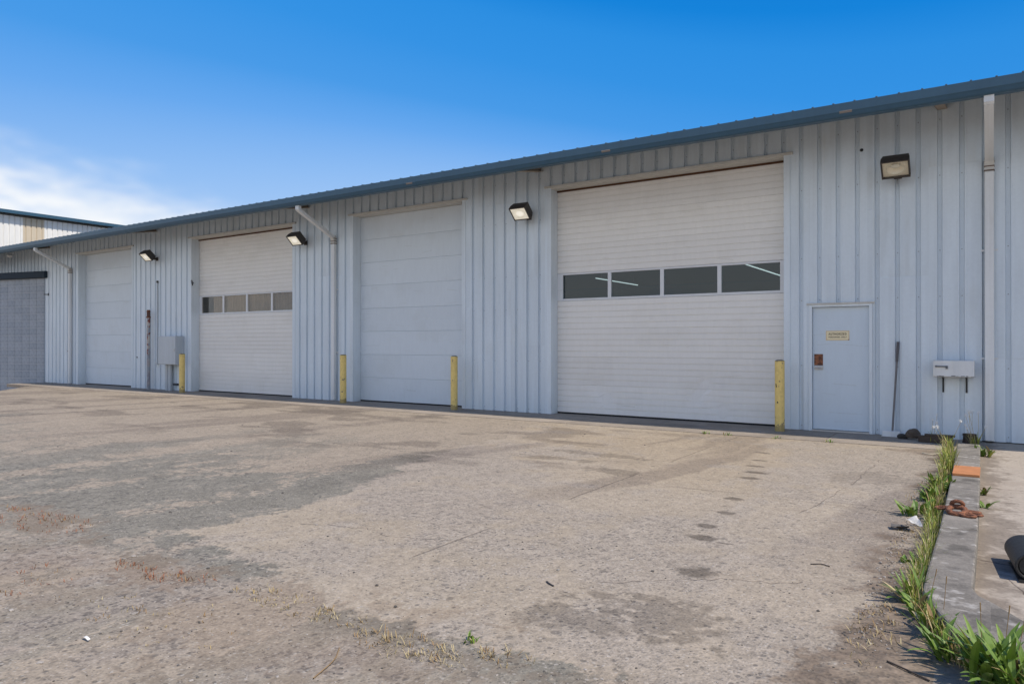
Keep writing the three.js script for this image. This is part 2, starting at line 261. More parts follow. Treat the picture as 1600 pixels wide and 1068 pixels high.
function groundMaterial(fn, x0, x1, z0, z1, W, Hh, bump) {
  const c = new Uint8Array(W * Hh * 4), hb = new Uint8Array(W * Hh * 4), o = [0, 0, 0, 0];
  for (let j = 0; j < Hh; j++) for (let i = 0; i < W; i++) {
    fn(x0 + (i + .5) / W * (x1 - x0), z0 + (j + .5) / Hh * (z1 - z0), o); const k = (j * W + i) * 4;
    c[k] = sB(o[0]); c[k + 1] = sB(o[1]); c[k + 2] = sB(o[2]); c[k + 3] = 255;
    hb[k] = hb[k + 1] = hb[k + 2] = Math.min(255, Math.max(0, o[3] * 255)); hb[k + 3] = 255;
  }
  const ct = fin(new THREE.DataTexture(c, W, Hh), true), bt = fin(new THREE.DataTexture(hb, W, Hh), false);
  for (const t of [ct, bt]) t.wrapS = t.wrapT = THREE.ClampToEdgeWrapping;
  return STD({ map: ct, bumpMap: bt, bumpScale: bump, roughness: .93 });
}
function sheet(x0, x1, z0, z1, dom, nx = 1, nz = 1, yf = null) {
  const g = new THREE.PlaneGeometry(x1 - x0, z1 - z0, nx, nz); g.rotateX(-Math.PI / 2); g.translate((x0 + x1) / 2, 0, (z0 + z1) / 2);
  const p = g.attributes.position, uv = g.attributes.uv;
  for (let i = 0; i < p.count; i++) { const x = p.getX(i), z = p.getZ(i); if (yf) p.setY(i, yf(x, z)); uv.setXY(i, (x - dom[0]) / (dom[1] - dom[0]), (z - dom[2]) / (dom[3] - dom[2])); }
  if (yf) g.computeVertexNormals(); return g;
}
const yard = new THREE.Group(); yard.name = 'yard_ground'; structure(yard); scene.add(yard);
{
  const dipY = (x, z) => { const d = (x + 27.2) * -.64 + (z - 3.1) * .77; return -.26 * Math.min(4, d > .3 ? d - .15 : d > 0 ? d * d / .6 : 0); };   // ramp falling away to the left
  const N = [-7.3, -.22, 5.6, 13], Mi = [-17, -.22, 1.37, 15], F = [-46, -17, -2, 16];
  const mN = groundMaterial(yardAt, ...N, 2048, 2048, .011), mM = groundMaterial(yardAt, ...Mi, 1792, 1456, .010), mF = groundMaterial(yardAt, ...F, 1536, 960, .008);
  mesh('near_concrete', sheet(...N, N), mN, yard);
  mesh('middle_concrete', mergeGeometries([sheet(-17, -7.3, 1.37, 15, Mi), sheet(-7.3, -.22, 1.37, 5.6, Mi), sheet(-7.3, -.22, 13, 15, Mi)]), mM, yard);
  mesh('far_concrete', mergeGeometries([sheet(-46, -17, 1.37, 16, F, 116, 60, dipY), sheet(-46, -31.42, -.6, 1.37, F, 60, 12, dipY), sheet(-17, -.22, 15, 16, F)]), mF, yard);
  const oc = colourTex(512, 512, (u, v, o) => { const q = [0, 0, 0, 0]; yardAt(u * 24 - 60, v * 24 + 60, q); o[0] = q[0]; o[1] = q[1]; o[2] = q[2]; }); oc.repeat.set(14, 14);
  const mO = STD({ map: oc, roughness: .95 });
  const O = [-300, 300, -300, 300];
  mesh('outer_ground', mergeGeometries([sheet(-300, 300, 16, 300, O), sheet(-300, -46, -300, 16, O), sheet(-46, 300, -300, -2, O), sheet(4, 300, -2, 16, O), sheet(-.22, 4, 13, 16, O)]), mO, yard);
  const P = [-.22, 4, -2, 13], mP = groundMaterial(padAt, -.22, 4, -2, 13, 768, 2048, .009);
  mesh('side_pad', sheet(...P, P), mP, yard);
}
// concrete apron along the wall, in slabs
const apron = new THREE.Group(); apron.name = 'apron'; structure(apron); scene.add(apron);
{
  const mk = (sd, k) => { const t = colourTex(512, 256, (u, v, o) => { const x = u * 4.5 + sd * 7, z = v * 2; const m = 1 + .35 * (fbm(x * 1.6, z * 1.6, 4) - .5) + .25 * (fbm(x * 14, z * 14, 3) - .5) + .2 * (vn(x * 60, z * 60) - .5), s = .25 * sst(.55, .75, fbm(x * 1.1 + 4, z * 2.4, 4)); o[0] = .29 * k * m * (1 - s); o[1] = .247 * k * m * (1 - s); o[2] = .202 * k * m * (1 - s); }); t.repeat.set(1 / 4.5, 1 / 2); return STD({ map: t, bumpMap: grainBump, bumpScale: .002, roughness: .92 }); };
  const ms = [mk(1, 1), mk(2, .93), mk(3, 1.05)];
  let x = -.20, k = 0;
  for (const e of [-2.2, -6.87, -11.0, -15.3, -19.6, -23.9, -28.2, -31.4]) { mesh('slab', cham(e + .006, x - .006, -.1, .012, -.9, 1.37 + .006, .006), ms[k++ % 3], apron); x = e; }
}

// ---------------------------------------------------------------- the warehouse
const warehouse = thing('warehouse', 'long pale blue ribbed metal warehouse with four overhead doors and a dark blue gutter', 'warehouse');
const PITCH = .3048, RIB0 = -1.29;
function wallSheet(x0, x1, y0, y1, z = 0) {
  const pr = [[x0, 0]]; let k = Math.ceil((x0 - .04 - RIB0) / PITCH);
  for (; RIB0 + k * PITCH < x1 + .04; k++) {
    const r = RIB0 + k * PITCH; for (const [dx, dz] of [[-.038, 0], [-.028, -.046], [.028, -.046], [.038, 0]]) { const x = r + dx; if (x > x0 + .002 && x < x1 - .002) pr.push([x, dz]); }
    if (k % 3 === 0) { const l = r + .07; if (l > x0 + .01 && l < x1 - .01) pr.push([l - .012, 0], [l - .010, .003], [l, .003], [l + .001, 0]); }
  }
  // sheet ends that fall on a rib slope keep the slope's depth
  for (const q of [pr[0]]) { const d = Math.abs(((q[0] - RIB0) / PITCH - Math.round((q[0] - RIB0) / PITCH)) * PITCH); if (d < .038) q[1] = d < .028 ? -.046 : -.046 * (.038 - d) / .010; }
  const dE = Math.abs(((x1 - RIB0) / PITCH - Math.round((x1 - RIB0) / PITCH)) * PITCH); pr.push([x1, dE < .038 ? (dE < .028 ? -.046 : -.046 * (.038 - dE) / .010) : 0]);
  const v = []; const quad = (a, b, c, d) => v.push(...a, ...b, ...c, ...a, ...c, ...d), T = .004;
  for (let i = 0; i + 1 < pr.length; i++) {
    const [a, za] = pr[i], [b, zb] = pr[i + 1]; if (b - a < 1e-4) continue;
    quad([a, y0, z + za], [b, y0, z + zb], [b, y1, z + zb], [a, y1, z + za]);
    quad([b, y0, z + zb - T], [a, y0, z + za - T], [a, y1, z + za - T], [b, y1, z + zb - T]);
    quad([a, y0, z + za - T], [b, y0, z + zb - T], [b, y0, z + zb], [a, y0, z + za]);
  }
  const g = new THREE.BufferGeometry(); g.setAttribute('position', new THREE.Float32BufferAttribute(v, 3)); g.computeVertexNormals(); return metreUV(g, Math.abs(Math.sin(x0 * 37)) * 8, Math.abs(Math.sin(x0 * 11)) * 6);
}
const HEAD = 4.9, TOP = 5.50, JW = .11;
const openings = [[-28.79, -25.05], [-21.45, -16.53], [-14.10, -10.45], [-7.99, -3.11]];
const PD = [-2.63, -1.715, 2.19];
{
  const holes = openings.map(([a, b]) => [a - JW, b + JW, HEAD + .055]).concat([[PD[0] - .055, PD[1] + .055, PD[2] + .05]]);
  let i = 0;
  for (let x = -44; x < 8.2; x += 3 * PITCH, i++) {
    // sheet edges fall mid-pan
    const a0 = RIB0 + (Math.round((x - RIB0) / PITCH) + .5) * PITCH, b0 = a0 + 3 * PITCH, mat = M.wall[(i * 7 + (i >> 1)) % 3];
    let parts = [[a0, b0, .014]];
    for (const [ha, hb, hy] of holes) {
      const nx = []; for (const [a, b, y] of parts) { if (b <= ha || a >= hb || y > .1) { nx.push([a, b, y]); continue; } if (a < ha) nx.push([a, ha, y]); nx.push([Math.max(a, ha), Math.min(b, hb), hy]); if (b > hb) nx.push([hb, b, y]); }
      parts = nx;
    }
    for (const [a, b, y] of parts) if (b - a > .004) mesh('wall_sheet', wallSheet(a, b, y, TOP), mat, warehouse);
  }
  // screws on the girt lines
  const sg = new THREE.CylinderGeometry(.008, .009, .006, 8); sg.rotateX(Math.PI / 2);
  const pos = []; const inHole = (x, y) => holes.some(([a, b, h]) => x > a - .02 && x < b + .02 && y < h);
  for (const y of [.09, 1.16, 2.32, 3.07, 4.29, 5.2]) for (let k = -140; k < 32; k++) { const x = RIB0 + k * PITCH; if (x < -43 || x > 8) continue; if (!inHole(x, y)) pos.push([x, y]); }
  const im = new THREE.InstancedMesh(sg, STD({ color: col(.34, .36, .38), metalness: .3, roughness: .5 }), pos.length), mt = new THREE.Matrix4();
  pos.forEach(([x, y], q) => im.setMatrixAt(q, mt.makeTranslation(x, y, -.043))); im.name = 'screws'; im.userData.kind = 'stuff'; im.castShadow = im.receiveShadow = true; warehouse.add(im);
}
// jambs, heads
openings.forEach(([a, b], i) => {
  mesh('jamb', cham(a - JW, a, .012, HEAD + .05, -.27, .014, .004), M.trim, warehouse);
  mesh('jamb', cham(b, b + JW, .012, HEAD + .05, -.27, .014, .004), M.trim, warehouse);
  mesh('head_trim', cham(a - JW - .05, b + JW + .05, HEAD + .0505, HEAD + .095, -.27, .045, .004), M.headTrim, warehouse);
  mesh('lintel', box(a + .001, b - .001, HEAD + .025, HEAD + .05, -.27, .010), M.headTrim, warehouse);
  if (i % 2) mesh('lintel_angle', box(a + .002, b - .002, HEAD - .012, HEAD + .0245, -.262, -.235), M.rustBrown, warehouse);
});
// overhead doors
function sectionGeo(x0, x1, y0, y1, ribs, dent) {
  const h = y1 - y0, p = [[y0, -.014], [y0 + .003, -.014], [y0 + .006, 0]];
  for (let k = 1; k < ribs; k++) { const y = y0 + h * k / ribs; p.push([y - .014, 0], [y - .008, -.015], [y + .006, -.015], [y + .008, 0]); }
  p.push([y1 - .010, 0], [y1 - .005, -.014], [y1, -.014]);
  const nx = 28, v = [], P = (i, j) => { const x = lerp(x0, x1, i / nx), y = p[j][0]; return [x, y, -.272 + p[j][1] + (dent ? dent(x, y) : 0) + .0025 * (vn(x * 1.7 + 40, y * 1.9) - .5)]; };
  const quad = (a, b, c, d) => v.push(...a, ...b, ...c, ...a, ...c, ...d);
  for (let j = 0; j + 1 < p.length; j++) for (let i = 0; i < nx; i++) quad(P(i, j), P(i + 1, j), P(i + 1, j + 1), P(i, j + 1));
  const g0 = new THREE.BufferGeometry(); g0.setAttribute('position', new THREE.Float32BufferAttribute(v, 3)); g0.computeVertexNormals();
  let g = toCreasedNormals(g0, .25); g = metreUV(g, y0 * 3.1, x0);
  const back = metreUV(new THREE.BoxGeometry(x1 - x0, h - .004, .03)); back.translate((x0 + x1) / 2, (y0 + y1) / 2, -.308);
  return mergeGeometries([g, back]);
}
openings.forEach(([a, b], di) => {
  const ribbed = di % 2 === 1, x0 = a - .05, x1 = b + .05, n = 8, y0 = .045, y1 = HEAD + .03, sh = (y1 - y0) / n;
  const door = mesh('overhead_door', cham(x0, x1, .016, y0, -.325, -.278, .004), M.rubber, warehouse);
  door.userData.label = ['plain pale blue overhead door farthest to the left', 'off white ribbed overhead door with brown lined window row', 'plain pale blue overhead door between two yellow bollards', 'wide off white ribbed overhead door with dark window row'][di];
  const dent = di === 3 ? (x, y) => { // creases kicked into the bottom sections
    let d = 0; for (const [cx, cy, s, l] of [[-6.85, .45, .9, .42], [-4.75, .62, -1.0, .5], [-4.35, .25, .8, .35]]) { const u = (x - cx) + (y - cy) * s * .6, w = y - cy; if (Math.abs(w) < l) d += -.040 * Math.exp(-u * u / .010) * (1 - Math.abs(w) / l) - .010 * sst(.35, 0, Math.abs(u)) * (1 - Math.abs(w) / l); } return d; }
    : di === 2 ? (x, y) => -.006 * Math.exp(-(((x + 13.2) ** 2) / .09 + ((y - .8) ** 2) / .06)) : null;
  for (let k = 0; k < n; k++) {
    const ya = y0 + k * sh, yb = ya + sh;
    if (ribbed && k === 4) { // window section
      const s = new THREE.Shape([[x0, ya + .003], [x1, ya + .003], [x1, yb - .003], [x0, yb - .003]].map(q => new THREE.Vector2(...q)));
      const w = (b - a - .26 - .24) / 4, panes = [];
      for (let q = 0; q < 4; q++) { const px = a + .13 + q * (w + .08); panes.push([px, px + w]); }
      for (const [p, r] of panes) s.holes.push(new THREE.Path([[p, ya + .05], [r, ya + .05], [r, yb - .04], [p, yb - .04]].map(q => new THREE.Vector2(...q))));
      const g = new THREE.ExtrudeGeometry(s, { depth: .045, bevelEnabled: true, bevelThickness: .003, bevelSize: .003, bevelOffset: -.003, bevelSegments: 1 }); g.translate(0, 0, -.321);
      mesh('window_frame', metreUV(g), M.frameWhite, door);
      for (const [p, r] of panes) mesh('pane', box(p - .008, r + .008, ya + .042, yb - .032, -.300, -.296), di === 1 ? M.clearGlass : M.glass, door);
    } else mesh('door_section', sectionGeo(x0, x1, ya, yb, ribbed ? 5 : 0, dent), (ribbed ? M.ribDoor : M.flatDoor)[(k * 2 + di) % 3], door);
  }
  if (di === 1) { // crumpled brown plastic lining behind the panes
    const nx = 260, v = [], ya = y0 + 4 * sh - .05, yb = y0 + 5 * sh + .05, rows = 8;
    const P = (i, j) => { const x = lerp(a + .62, b, i / nx), y = lerp(ya, yb, j / rows); return [x, y, -.37 + .035 * (fbm(x * 7 + .5 * vn(x * 3, y * 5), y * 1.3, 3) - .5) + .012 * Math.sin(x * 46 + 2 * vn(x * 2, y * 4))]; };
    const quad = (p, q, c, d) => v.push(...p, ...q, ...c, ...p, ...c, ...d);
    for (let j = 0; j < rows; j++) for (let i = 0; i < nx; i++) quad(P(i, j), P(i + 1, j), P(i + 1, j + 1), P(i, j + 1));
    let g = new THREE.BufferGeometry(); g.setAttribute('position', new THREE.Float32BufferAttribute(v, 3)); g.computeVertexNormals(); g = metreUV(toCreasedNormals(g, 1));
    const m = mesh('window_lining', g, STD({ color: col(.30, .25, .19), map: grainTex, roughness: .8, side: THREE.DoubleSide }), door); m.userData.label = 'crumpled brown sheet behind the panes';
  }
  if (!ribbed) mesh('seam_strip', box((a + b) / 2 - .006, (a + b) / 2 + .006, y0 + .01, y0 + sh - .01, -.280, -.2695), M.flatDoor[2], door);
});
// personnel door
{
  const [a, b, t] = PD;
  mesh('door_jamb', cham(a - .053, a, .012, t + .048, -.10, .022, .004), M.trim, warehouse);
  mesh('door_jamb', cham(b, b + .053, .012, t + .048, -.10, .022, .004), M.trim, warehouse);
  mesh('door_head', cham(a - .085, b + .085, t + .0485, t + .075, -.10, .04, .004), M.headTrim, warehouse);
  mesh('door_head', box(a, b, t + .005, t + .048, -.10, .018), M.trim, warehouse);
  mesh('threshold', box(a, b, .0125, .036, -.10, .03), M.steel, warehouse);
  const leaf = mesh('personnel_door', cham(a + .005, b - .005, .042, t, -.085, -.040, .003), M.doorLeaf, warehouse);
  leaf.userData.label = 'pale blue steel personnel door';
  const pl = mesh('lock_plate', cham(a + .028, a + .172, 1.165, 1.365, -.040, -.034, .002), M.rust, leaf); pl.userData.label = 'brown rusty lock plate';
  const hd = []; hd.push(cham(a + .030, a + .175, 1.09, 1.155, -.040, -.030, .003)); { const r = rod([a + .06, 1.125, -.03], [a + .06, 1.125, .025], .012, 12); hd.push(metreUV(r)); const r2 = rod([a + .05, 1.125, .025], [a + .165, 1.118, .025], .011, 12); hd.push(metreUV(r2)); }
  mesh('handle', mergeGeometries(hd), M.steel, leaf);
  for (const y of [.32, 1.1, 1.9]) mesh('hinge', metreUV(rod([b - .001, y, -.034], [b - .001, y + .10, -.034], .008, 10)), M.trim, leaf);
}
// roof, gutter, rafter tails, hall inside
{
  const S = .15, ry = z => 5.315 + (1.33 - z) * S;
  mesh('roof', prismX([[1.33, ry(1.33)], [-15, ry(-15)], [-31, ry(-15) - 2.4], [-31, ry(-15) - 2.46], [-15, ry(-15) - .06], [1.33, ry(1.33) - .03]], -44.6, 8.8), M.roof, warehouse);
  const rg = []; for (let k = -142; k < 33; k++) { const x = RIB0 + .15 + k * PITCH; if (x < -44.4 || x > 8.6) continue; const g = prismX([[1.345, ry(1.345) + .014], [-15, ry(-15) + .014], [-15, ry(-15) + .001], [1.345, ry(1.345) + .001]], x - .013, x + .013); rg.push(g); }
  const ribs = mesh('roof_ribs', mergeGeometries(rg), M.roof, warehouse); ribs.userData.kind = 'stuff';
  // gutter in lengths
  const gp = [[1.375, 5.300], [1.352, 5.305], [1.352, 5.292], [1.362, 5.288], [1.366, 5.175], [1.352, 5.150], [1.340, 5.110], [1.318, 5.092], [1.205, 5.092], [1.200, 5.27], [1.194, 5.27], [1.198, 5.086], [1.322, 5.086], [1.346, 5.107], [1.360, 5.146], [1.374, 5.172]];
  let x = 8.8; let q = 0; for (const e of [1.45, -4.6, -10.7, -16.8, -22.9, -29.0, -35.1, -44.6]) { mesh('gutter_length', prismX(gp, e + .001, x - .001), M.gutter, warehouse).position.set(0, [.002, -.003, .003, -.002][q % 4], [0, .002, -.002, .001][q % 4]); q++; x = e; }
  for (const bx of [-1.87, -6.0, -10.9, -34]) { const j = mesh('gutter_joint', prismX([[1.381, 5.172], [1.366, 5.142], [1.360, 5.146], [1.374, 5.178]], bx - .09, bx + .09), M.seam, warehouse); j.userData.label = 'bent seam on the gutter'; }
  for (const bx of [-31.1, -23.5, -15.88, -8.26, -.64, 6.98]) { // tapered rafter tails
    const y0 = z => 5.34 - z * .185, g = mergeGeometries([prismX([[0.005, y0(0)], [1.19, y0(1.19)], [1.19, y0(1.19) + .012], [0.005, y0(0) + .012]], bx - .07, bx + .07), prismX([[0.005, y0(0) + .012], [1.19, y0(1.19) + .012], [1.19, ry(1.19) - .045], [0.005, ry(0) - .045]], bx - .006, bx + .006)]);
    mesh('rafter_tail', g, M.rafter, warehouse);
  }
  mesh('eave_purlin', box(-44.5, 8.7, 5.29, 5.40, .95, 1.0), M.rafter, warehouse);
  // end walls, back wall, floor of the hall
  mesh('end_wall', box(-44.1, -44.0, 0, 5.45, -31, 0), M.inside, warehouse);
  mesh('end_wall', box(8.3, 8.4, 0, 5.45, -31, 0), M.inside, warehouse);
  mesh('back_wall', box(-44.1, 8.4, 0, 5.5, -31.1, -31), M.inside, warehouse);
  mesh('hall_floor', box(-44, 8.3, -.05, .004, -31, -.91), M.inside, warehouse);
  mesh('hall_ceiling', box(-44, 8.3, 5.36, 5.40, -31, -.35), M.inside, warehouse);
}
// small things fixed on the wall count as the building's own fittings
for (const [x, y, z] of [[-24.68, 1.08, .012], [-1.83, 4.86, .012]]) { const g = new THREE.SphereGeometry(.028, 12, 8); g.scale(1, 1, .6); g.translate(x, y, z * .5); mesh('wall_plug', g, M.black, warehouse); }
{ const g = mergeGeometries([metreUV(rod([-21.395, 3.42, -.02], [-21.395, 3.55, -.02], .018)), metreUV(rod([-21.45, 3.50, -.02], [-21.33, 3.50, -.02], .014)), metreUV(new THREE.TorusGeometry(.03, .008, 6, 14).translate(-21.40, 3.56, 0))]); g.translate(.0, 0, .03); mesh('door_hook', g, M.black, warehouse); }

// lit tube lights hanging in the hall, seen through the panes
{
  const tubeMat = STD({ color: col(.9, .9, .88), emissive: col(1, .97, .92), emissiveIntensity: 1.0, roughness: .5 });
  [[-16.6, -19, 5.2, 'lit tube light seen through the two leftmost dark panes'], [-8.5, -16.5, 7.5, 'lit tube light seen through the rightmost dark pane']].forEach(([x, z, l, lab]) => {
    const t = thing('tube_light', lab, 'tube light', [x, 4.86, z], 'tube lights inside the hall');
    mesh('housing', box(-.05, .05, .025, .08, -l, 0), M.white, t);
    mesh('tube', rod([0, 0, 0], [0, 0, -l], .019, 10), tubeMat, t);
    for (const q of [.12, .88]) mesh('hanger', rod([0, .1, -l * q], [0, .5, -l * q], .008, 6), M.steel, t);
    const L = new THREE.RectAreaLight(col(1, .97, .92), 1.2, .08, l); L.position.set(0, -.035, -l / 2); L.rotation.x = -Math.PI / 2; t.add(L);
  });
}

// ---------------------------------------------------------------- annex on the left and the taller hall behind
{
  const an = thing('block_annex', 'low grey block wall with navy fascia at far left', 'annex', [-31.5, 0, .03]); an.rotation.y = .245;
  const L = .41, Hc = .287;   // local -x runs along the wall to the left, +z is its face
  const bm = [0, 1, 2, 3].map(i => STD({ color: col(.36 + .016 * i, .40 + .015 * i, .45 + .014 * i), map: grainTex, bumpMap: grainBump, bumpScale: .003, roughness: .8 }));
  const bg = cham(.008, L - .008, .008, Hc - .008, -.1, 0, .005), r = rng(3);
  mesh('mortar_wall', box(-5.3, -.012, -1.4, 4.17, -.5, -.010), STD({ color: col(.58, .60, .62), map: grainTex, roughness: .9 }), an);
  for (let j = -5; j < 15; j++) for (let k = 0; k < 12; k++) { const m = mesh('block', bg, bm[Math.floor(r() * 4)], an); m.position.set(-(k + 1) * L, j * Hc + .16 - .287, (r() - .5) * .003); }
  mesh('fascia', cham(-5.3, .22, 4.175, 4.44, -.3, .16, .03), PHY({ color: col(.014, .030, .050), map: paintTex, roughness: .75 }), an);
}
{
  const tb = thing('taller_hall', 'taller white metal hall with tan panel rising behind the roof at left', 'hall', [-50, 0, 0]);
  const wm = PHY({ color: col(.80, .80, .78), map: paintTex, roughness: .5 }), tan = PHY({ color: col(.60, .52, .40), map: paintTex, roughness: .5 });
  const strip = (z0, z1) => { // ribbed sheet facing +x
    const g = wallSheet(RIB0 + PITCH * .5, RIB0 + PITCH * (.5 + Math.round((z1 - z0) / PITCH)), 0, 9.40, 0); g.translate(-(RIB0 + PITCH * .5), 0, 0); g.rotateY(Math.PI / 2); g.translate(0, 0, z1); return g; };
  let z = 10 * PITCH, i = 0; for (; z > -32; z -= 4 * PITCH, i++) mesh('wall_sheet', strip(z - 4 * PITCH, z), z < -6.3 && z > -7.2 ? tan : wm, tb);
  mesh('wall_core', box(-20, -.06, 0, 9.3, -34, 3), M.inside, tb);
  const s = new THREE.Shape([[-20.3, 11.6], [.34, 9.55], [.34, 9.67], [-20.3, 11.75]].map(q => new THREE.Vector2(...q)));
  const rg = new THREE.ExtrudeGeometry(s, { depth: 38, bevelEnabled: false }); rg.translate(0, 0, -34.5); mesh('roof', metreUV(rg), M.roof, tb);
  mesh('eave_trim', box(.345, .40, 9.50, 9.70, -34.5, 3.5), M.gutter, tb);
}

// ---------------------------------------------------------------- things fixed to the wall
const lensTex = colourTex(128, 128, (u, v, o) => { const n = fbm(u * 5, v * 5, 3), q = Math.hypot(u - .5, (v - .5) * 1.1), m = .72 + .35 * sst(.30, .22, q + .12 * (n - .5)) + .25 * (n - .5); o[0] = m; o[1] = m * .98; o[2] = m * .93; }); lensTex.repeat.set(2.7, 3.4); lensTex.offset.set(.5, .5);
const litLens = PHY({ color: col(.85, .83, .76), map: lensTex, emissive: col(1, .94, .80), emissiveMap: lensTex, emissiveIntensity: .52, roughness: .3 });
function makeLamp(name, label, x, y, lit) {
  const t = thing(name, label, 'wall lamp', [x, y, 0], 'flood lamps on the warehouse wall');
  const w = .415, h = .33, d = .215, T = .80, head = new THREE.Group();
  const place = g => { g.rotateX(T); g.translate(0, .09, .41); return g; };
  // housing: back box tapering, open front
  const s = new THREE.Shape([[-w / 2, -h / 2], [w / 2, -h / 2], [w / 2, h / 2], [-w / 2, h / 2]].map(q => new THREE.Vector2(...q)));
  s.holes.push(new THREE.Path([[-w / 2 + .022, -h / 2 + .022], [-w / 2 + .022, h / 2 - .022], [w / 2 - .022, h / 2 - .022], [w / 2 - .022, -h / 2 + .022]].map(q => new THREE.Vector2(...q))));
  const rim = new THREE.ExtrudeGeometry(s, { depth: .10, bevelEnabled: true, bevelThickness: .004, bevelSize: .004, bevelOffset: -.004, bevelSegments: 2 }); rim.translate(0, 0, -.104);
  const bx = new THREE.CylinderGeometry(.5, .5, 1, 4, 1); bx.dispose();
  const back = new THREE.BoxGeometry(w, h, d - .1); { const p = back.attributes.position; for (let i = 0; i < p.count; i++) if (p.getZ(i) < 0) { p.setX(i, p.getX(i) * .9); p.setY(i, p.getY(i) * .86); } back.computeVertexNormals(); } back.translate(0, 0, -.106 - (d - .1) / 2);
  mesh('housing', place(mergeGeometries([metreUV(rim), metreUV(back)])), M.bronze, t);
  const plate = new THREE.Shape([[-w / 2 + .02, -h / 2 + .02], [w / 2 - .02, -h / 2 + .02], [w / 2 - .02, h / 2 - .02], [-w / 2 + .02, h / 2 - .02]].map(q => new THREE.Vector2(...q)));
  const hole = new THREE.Path(); hole.absellipse(0, 0, .140, .115, 0, Math.PI * 2); plate.holes.push(hole);
  const pg = new THREE.ShapeGeometry(plate, 24); pg.translate(0, 0, -.045);
  const bowl = new THREE.LatheGeometry([[.140, -.045], [.128, -.062], [.10, -.08], [.07, -.09], [.05, -.092], [0, -.092]].map(q => new THREE.Vector2(q[0], q[1])), 28); bowl.rotateX(Math.PI / 2); bowl.scale(1, .82, 1);
  mesh('reflector', place(mergeGeometries([metreUV(pg), metreUV(bowl)])), M.reflector, t);
  const bulb = new THREE.SphereGeometry(.05, 16, 10); bulb.scale(1.4, .8, .5); bulb.translate(0, .03, -.066); mesh('bulb', place(bulb), PHY({ color: col(.8, .8, .78), roughness: .2 }), t);
  mesh('lens', place(metreUV(new THREE.BoxGeometry(w - .046, h - .046, .004).translate(0, 0, -.016))), lit ? litLens : PHY({ color: col(.97, .96, .92), roughness: .12, transmission: 1, thickness: 0, ior: 1.5 }), t);
  if (lit) { const L = new THREE.RectAreaLight(col(1, .94, .80), .55, w - .05, h - .05); L.position.set(0, .09 - .012 * Math.sin(T), .41 + .012 * Math.cos(T)); L.rotation.x = T; L.rotateY(Math.PI); t.add(L); }
  mesh('arm', mergeGeometries([cham(-.035, .035, .045, .115, .0, .20, .006), cham(-.06, .06, .02, .14, .0, .02, .004)]), M.bronze, t);
  return t;
}
makeLamp('wall_lamp', 'brown flood lamp with round reflector above the personnel door side of the wall', -1.28, 4.275);
makeLamp('wall_lamp', 'lit flood lamp between the plain blue door and the widest white door', -8.56, 4.285, true);
makeLamp('wall_lamp', 'lit flood lamp beside the white door with brown lined panes', -15.97, 4.29, true);
makeLamp('wall_lamp', 'smallest lit flood lamp, above the grey electrical cabinet', -23.44, 4.33, true);
function makeSpout(x, label) {
  const t = thing('downspout', label, 'downspout', [x, 0, 0], 'downspouts from the gutter'), w = .0625;
  mesh('outlet', prismX([[1.215, 5.13], [1.305, 5.13], [1.305, 4.99], [1.275, 4.955], [1.215, 5.005]], -w, w), M.white, t);
  mesh('slanted_pipe', prismX([[1.274, 4.953], [1.214, 5.004], [.06, 4.46], [.125, 4.395]], -w + .004, w - .004), M.white, t);
  mesh('elbow', prismX([[.058, 4.462], [.13, 4.390], [.115, 4.33], [.115, 4.24], [.018, 4.24], [.018, 4.40]], -w - .003, w + .003), M.headTrim, t);
  for (const y of [4.245, 4.31, 4.38]) mesh('band', box(-w - .007, w + .007, y, y + .014, .010, .122), M.rustBrown, t);
  mesh('pipe', cham(-w, w, .03, 4.238, .020, .112, .012), M.white, t);
  for (const y of [1.3, 3.0]) mesh('strap', box(-w - .05, w + .05, y, y + .03, .004, .008), M.white, t);
  return t;
}
makeSpout(-.01, 'tall white downspout at the right, beside the white wall box');
makeSpout(-14.78, 'white slanted downspout just left of the middle plain blue door');
makeSpout(-29.31, 'farthest white downspout, left of the leftmost overhead door');
{ // sign
  const W = 512, H = 230, cv = document.createElement('canvas'); cv.width = W; cv.height = H; const c = cv.getContext('2d');
  c.fillStyle = '#e6d9b4'; c.fillRect(0, 0, W, H); c.strokeStyle = '#a8623c'; c.lineWidth = 5; c.strokeRect(9, 9, W - 18, H - 18);
  c.fillStyle = '#3a2a1c'; c.textAlign = 'center'; c.font = 'bold 76px sans-serif'; c.fillText('AUTHORIZED', W / 2, 106, 400); c.font = 'bold 50px sans-serif'; c.fillText('PERSONNEL ONLY', W / 2, 172, 400);
  c.fillStyle = '#8a5a3a'; c.beginPath(); c.moveTo(W, H); c.lineTo(W - 34, H); c.lineTo(W, H - 34); c.fill();
  const tx = new THREE.CanvasTexture(cv); tx.colorSpace = THREE.SRGBColorSpace; tx.anisotropy = 8;
  const s = thing('door_sign', 'cream sign reading authorized personnel only on the blue personnel door', 'sign', [-2.22, 1.692, -.0385]);
  mesh('plate', cham(-.19, .19, -.085, .085, -.0008, .003, .001), STD({ color: col(.75, .68, .48), roughness: .5 }), s);
  const pg = new THREE.PlaneGeometry(.376, .166); pg.translate(0, 0, .0045); mesh('lettering', pg, STD({ map: tx, roughness: .45 }), s);
}
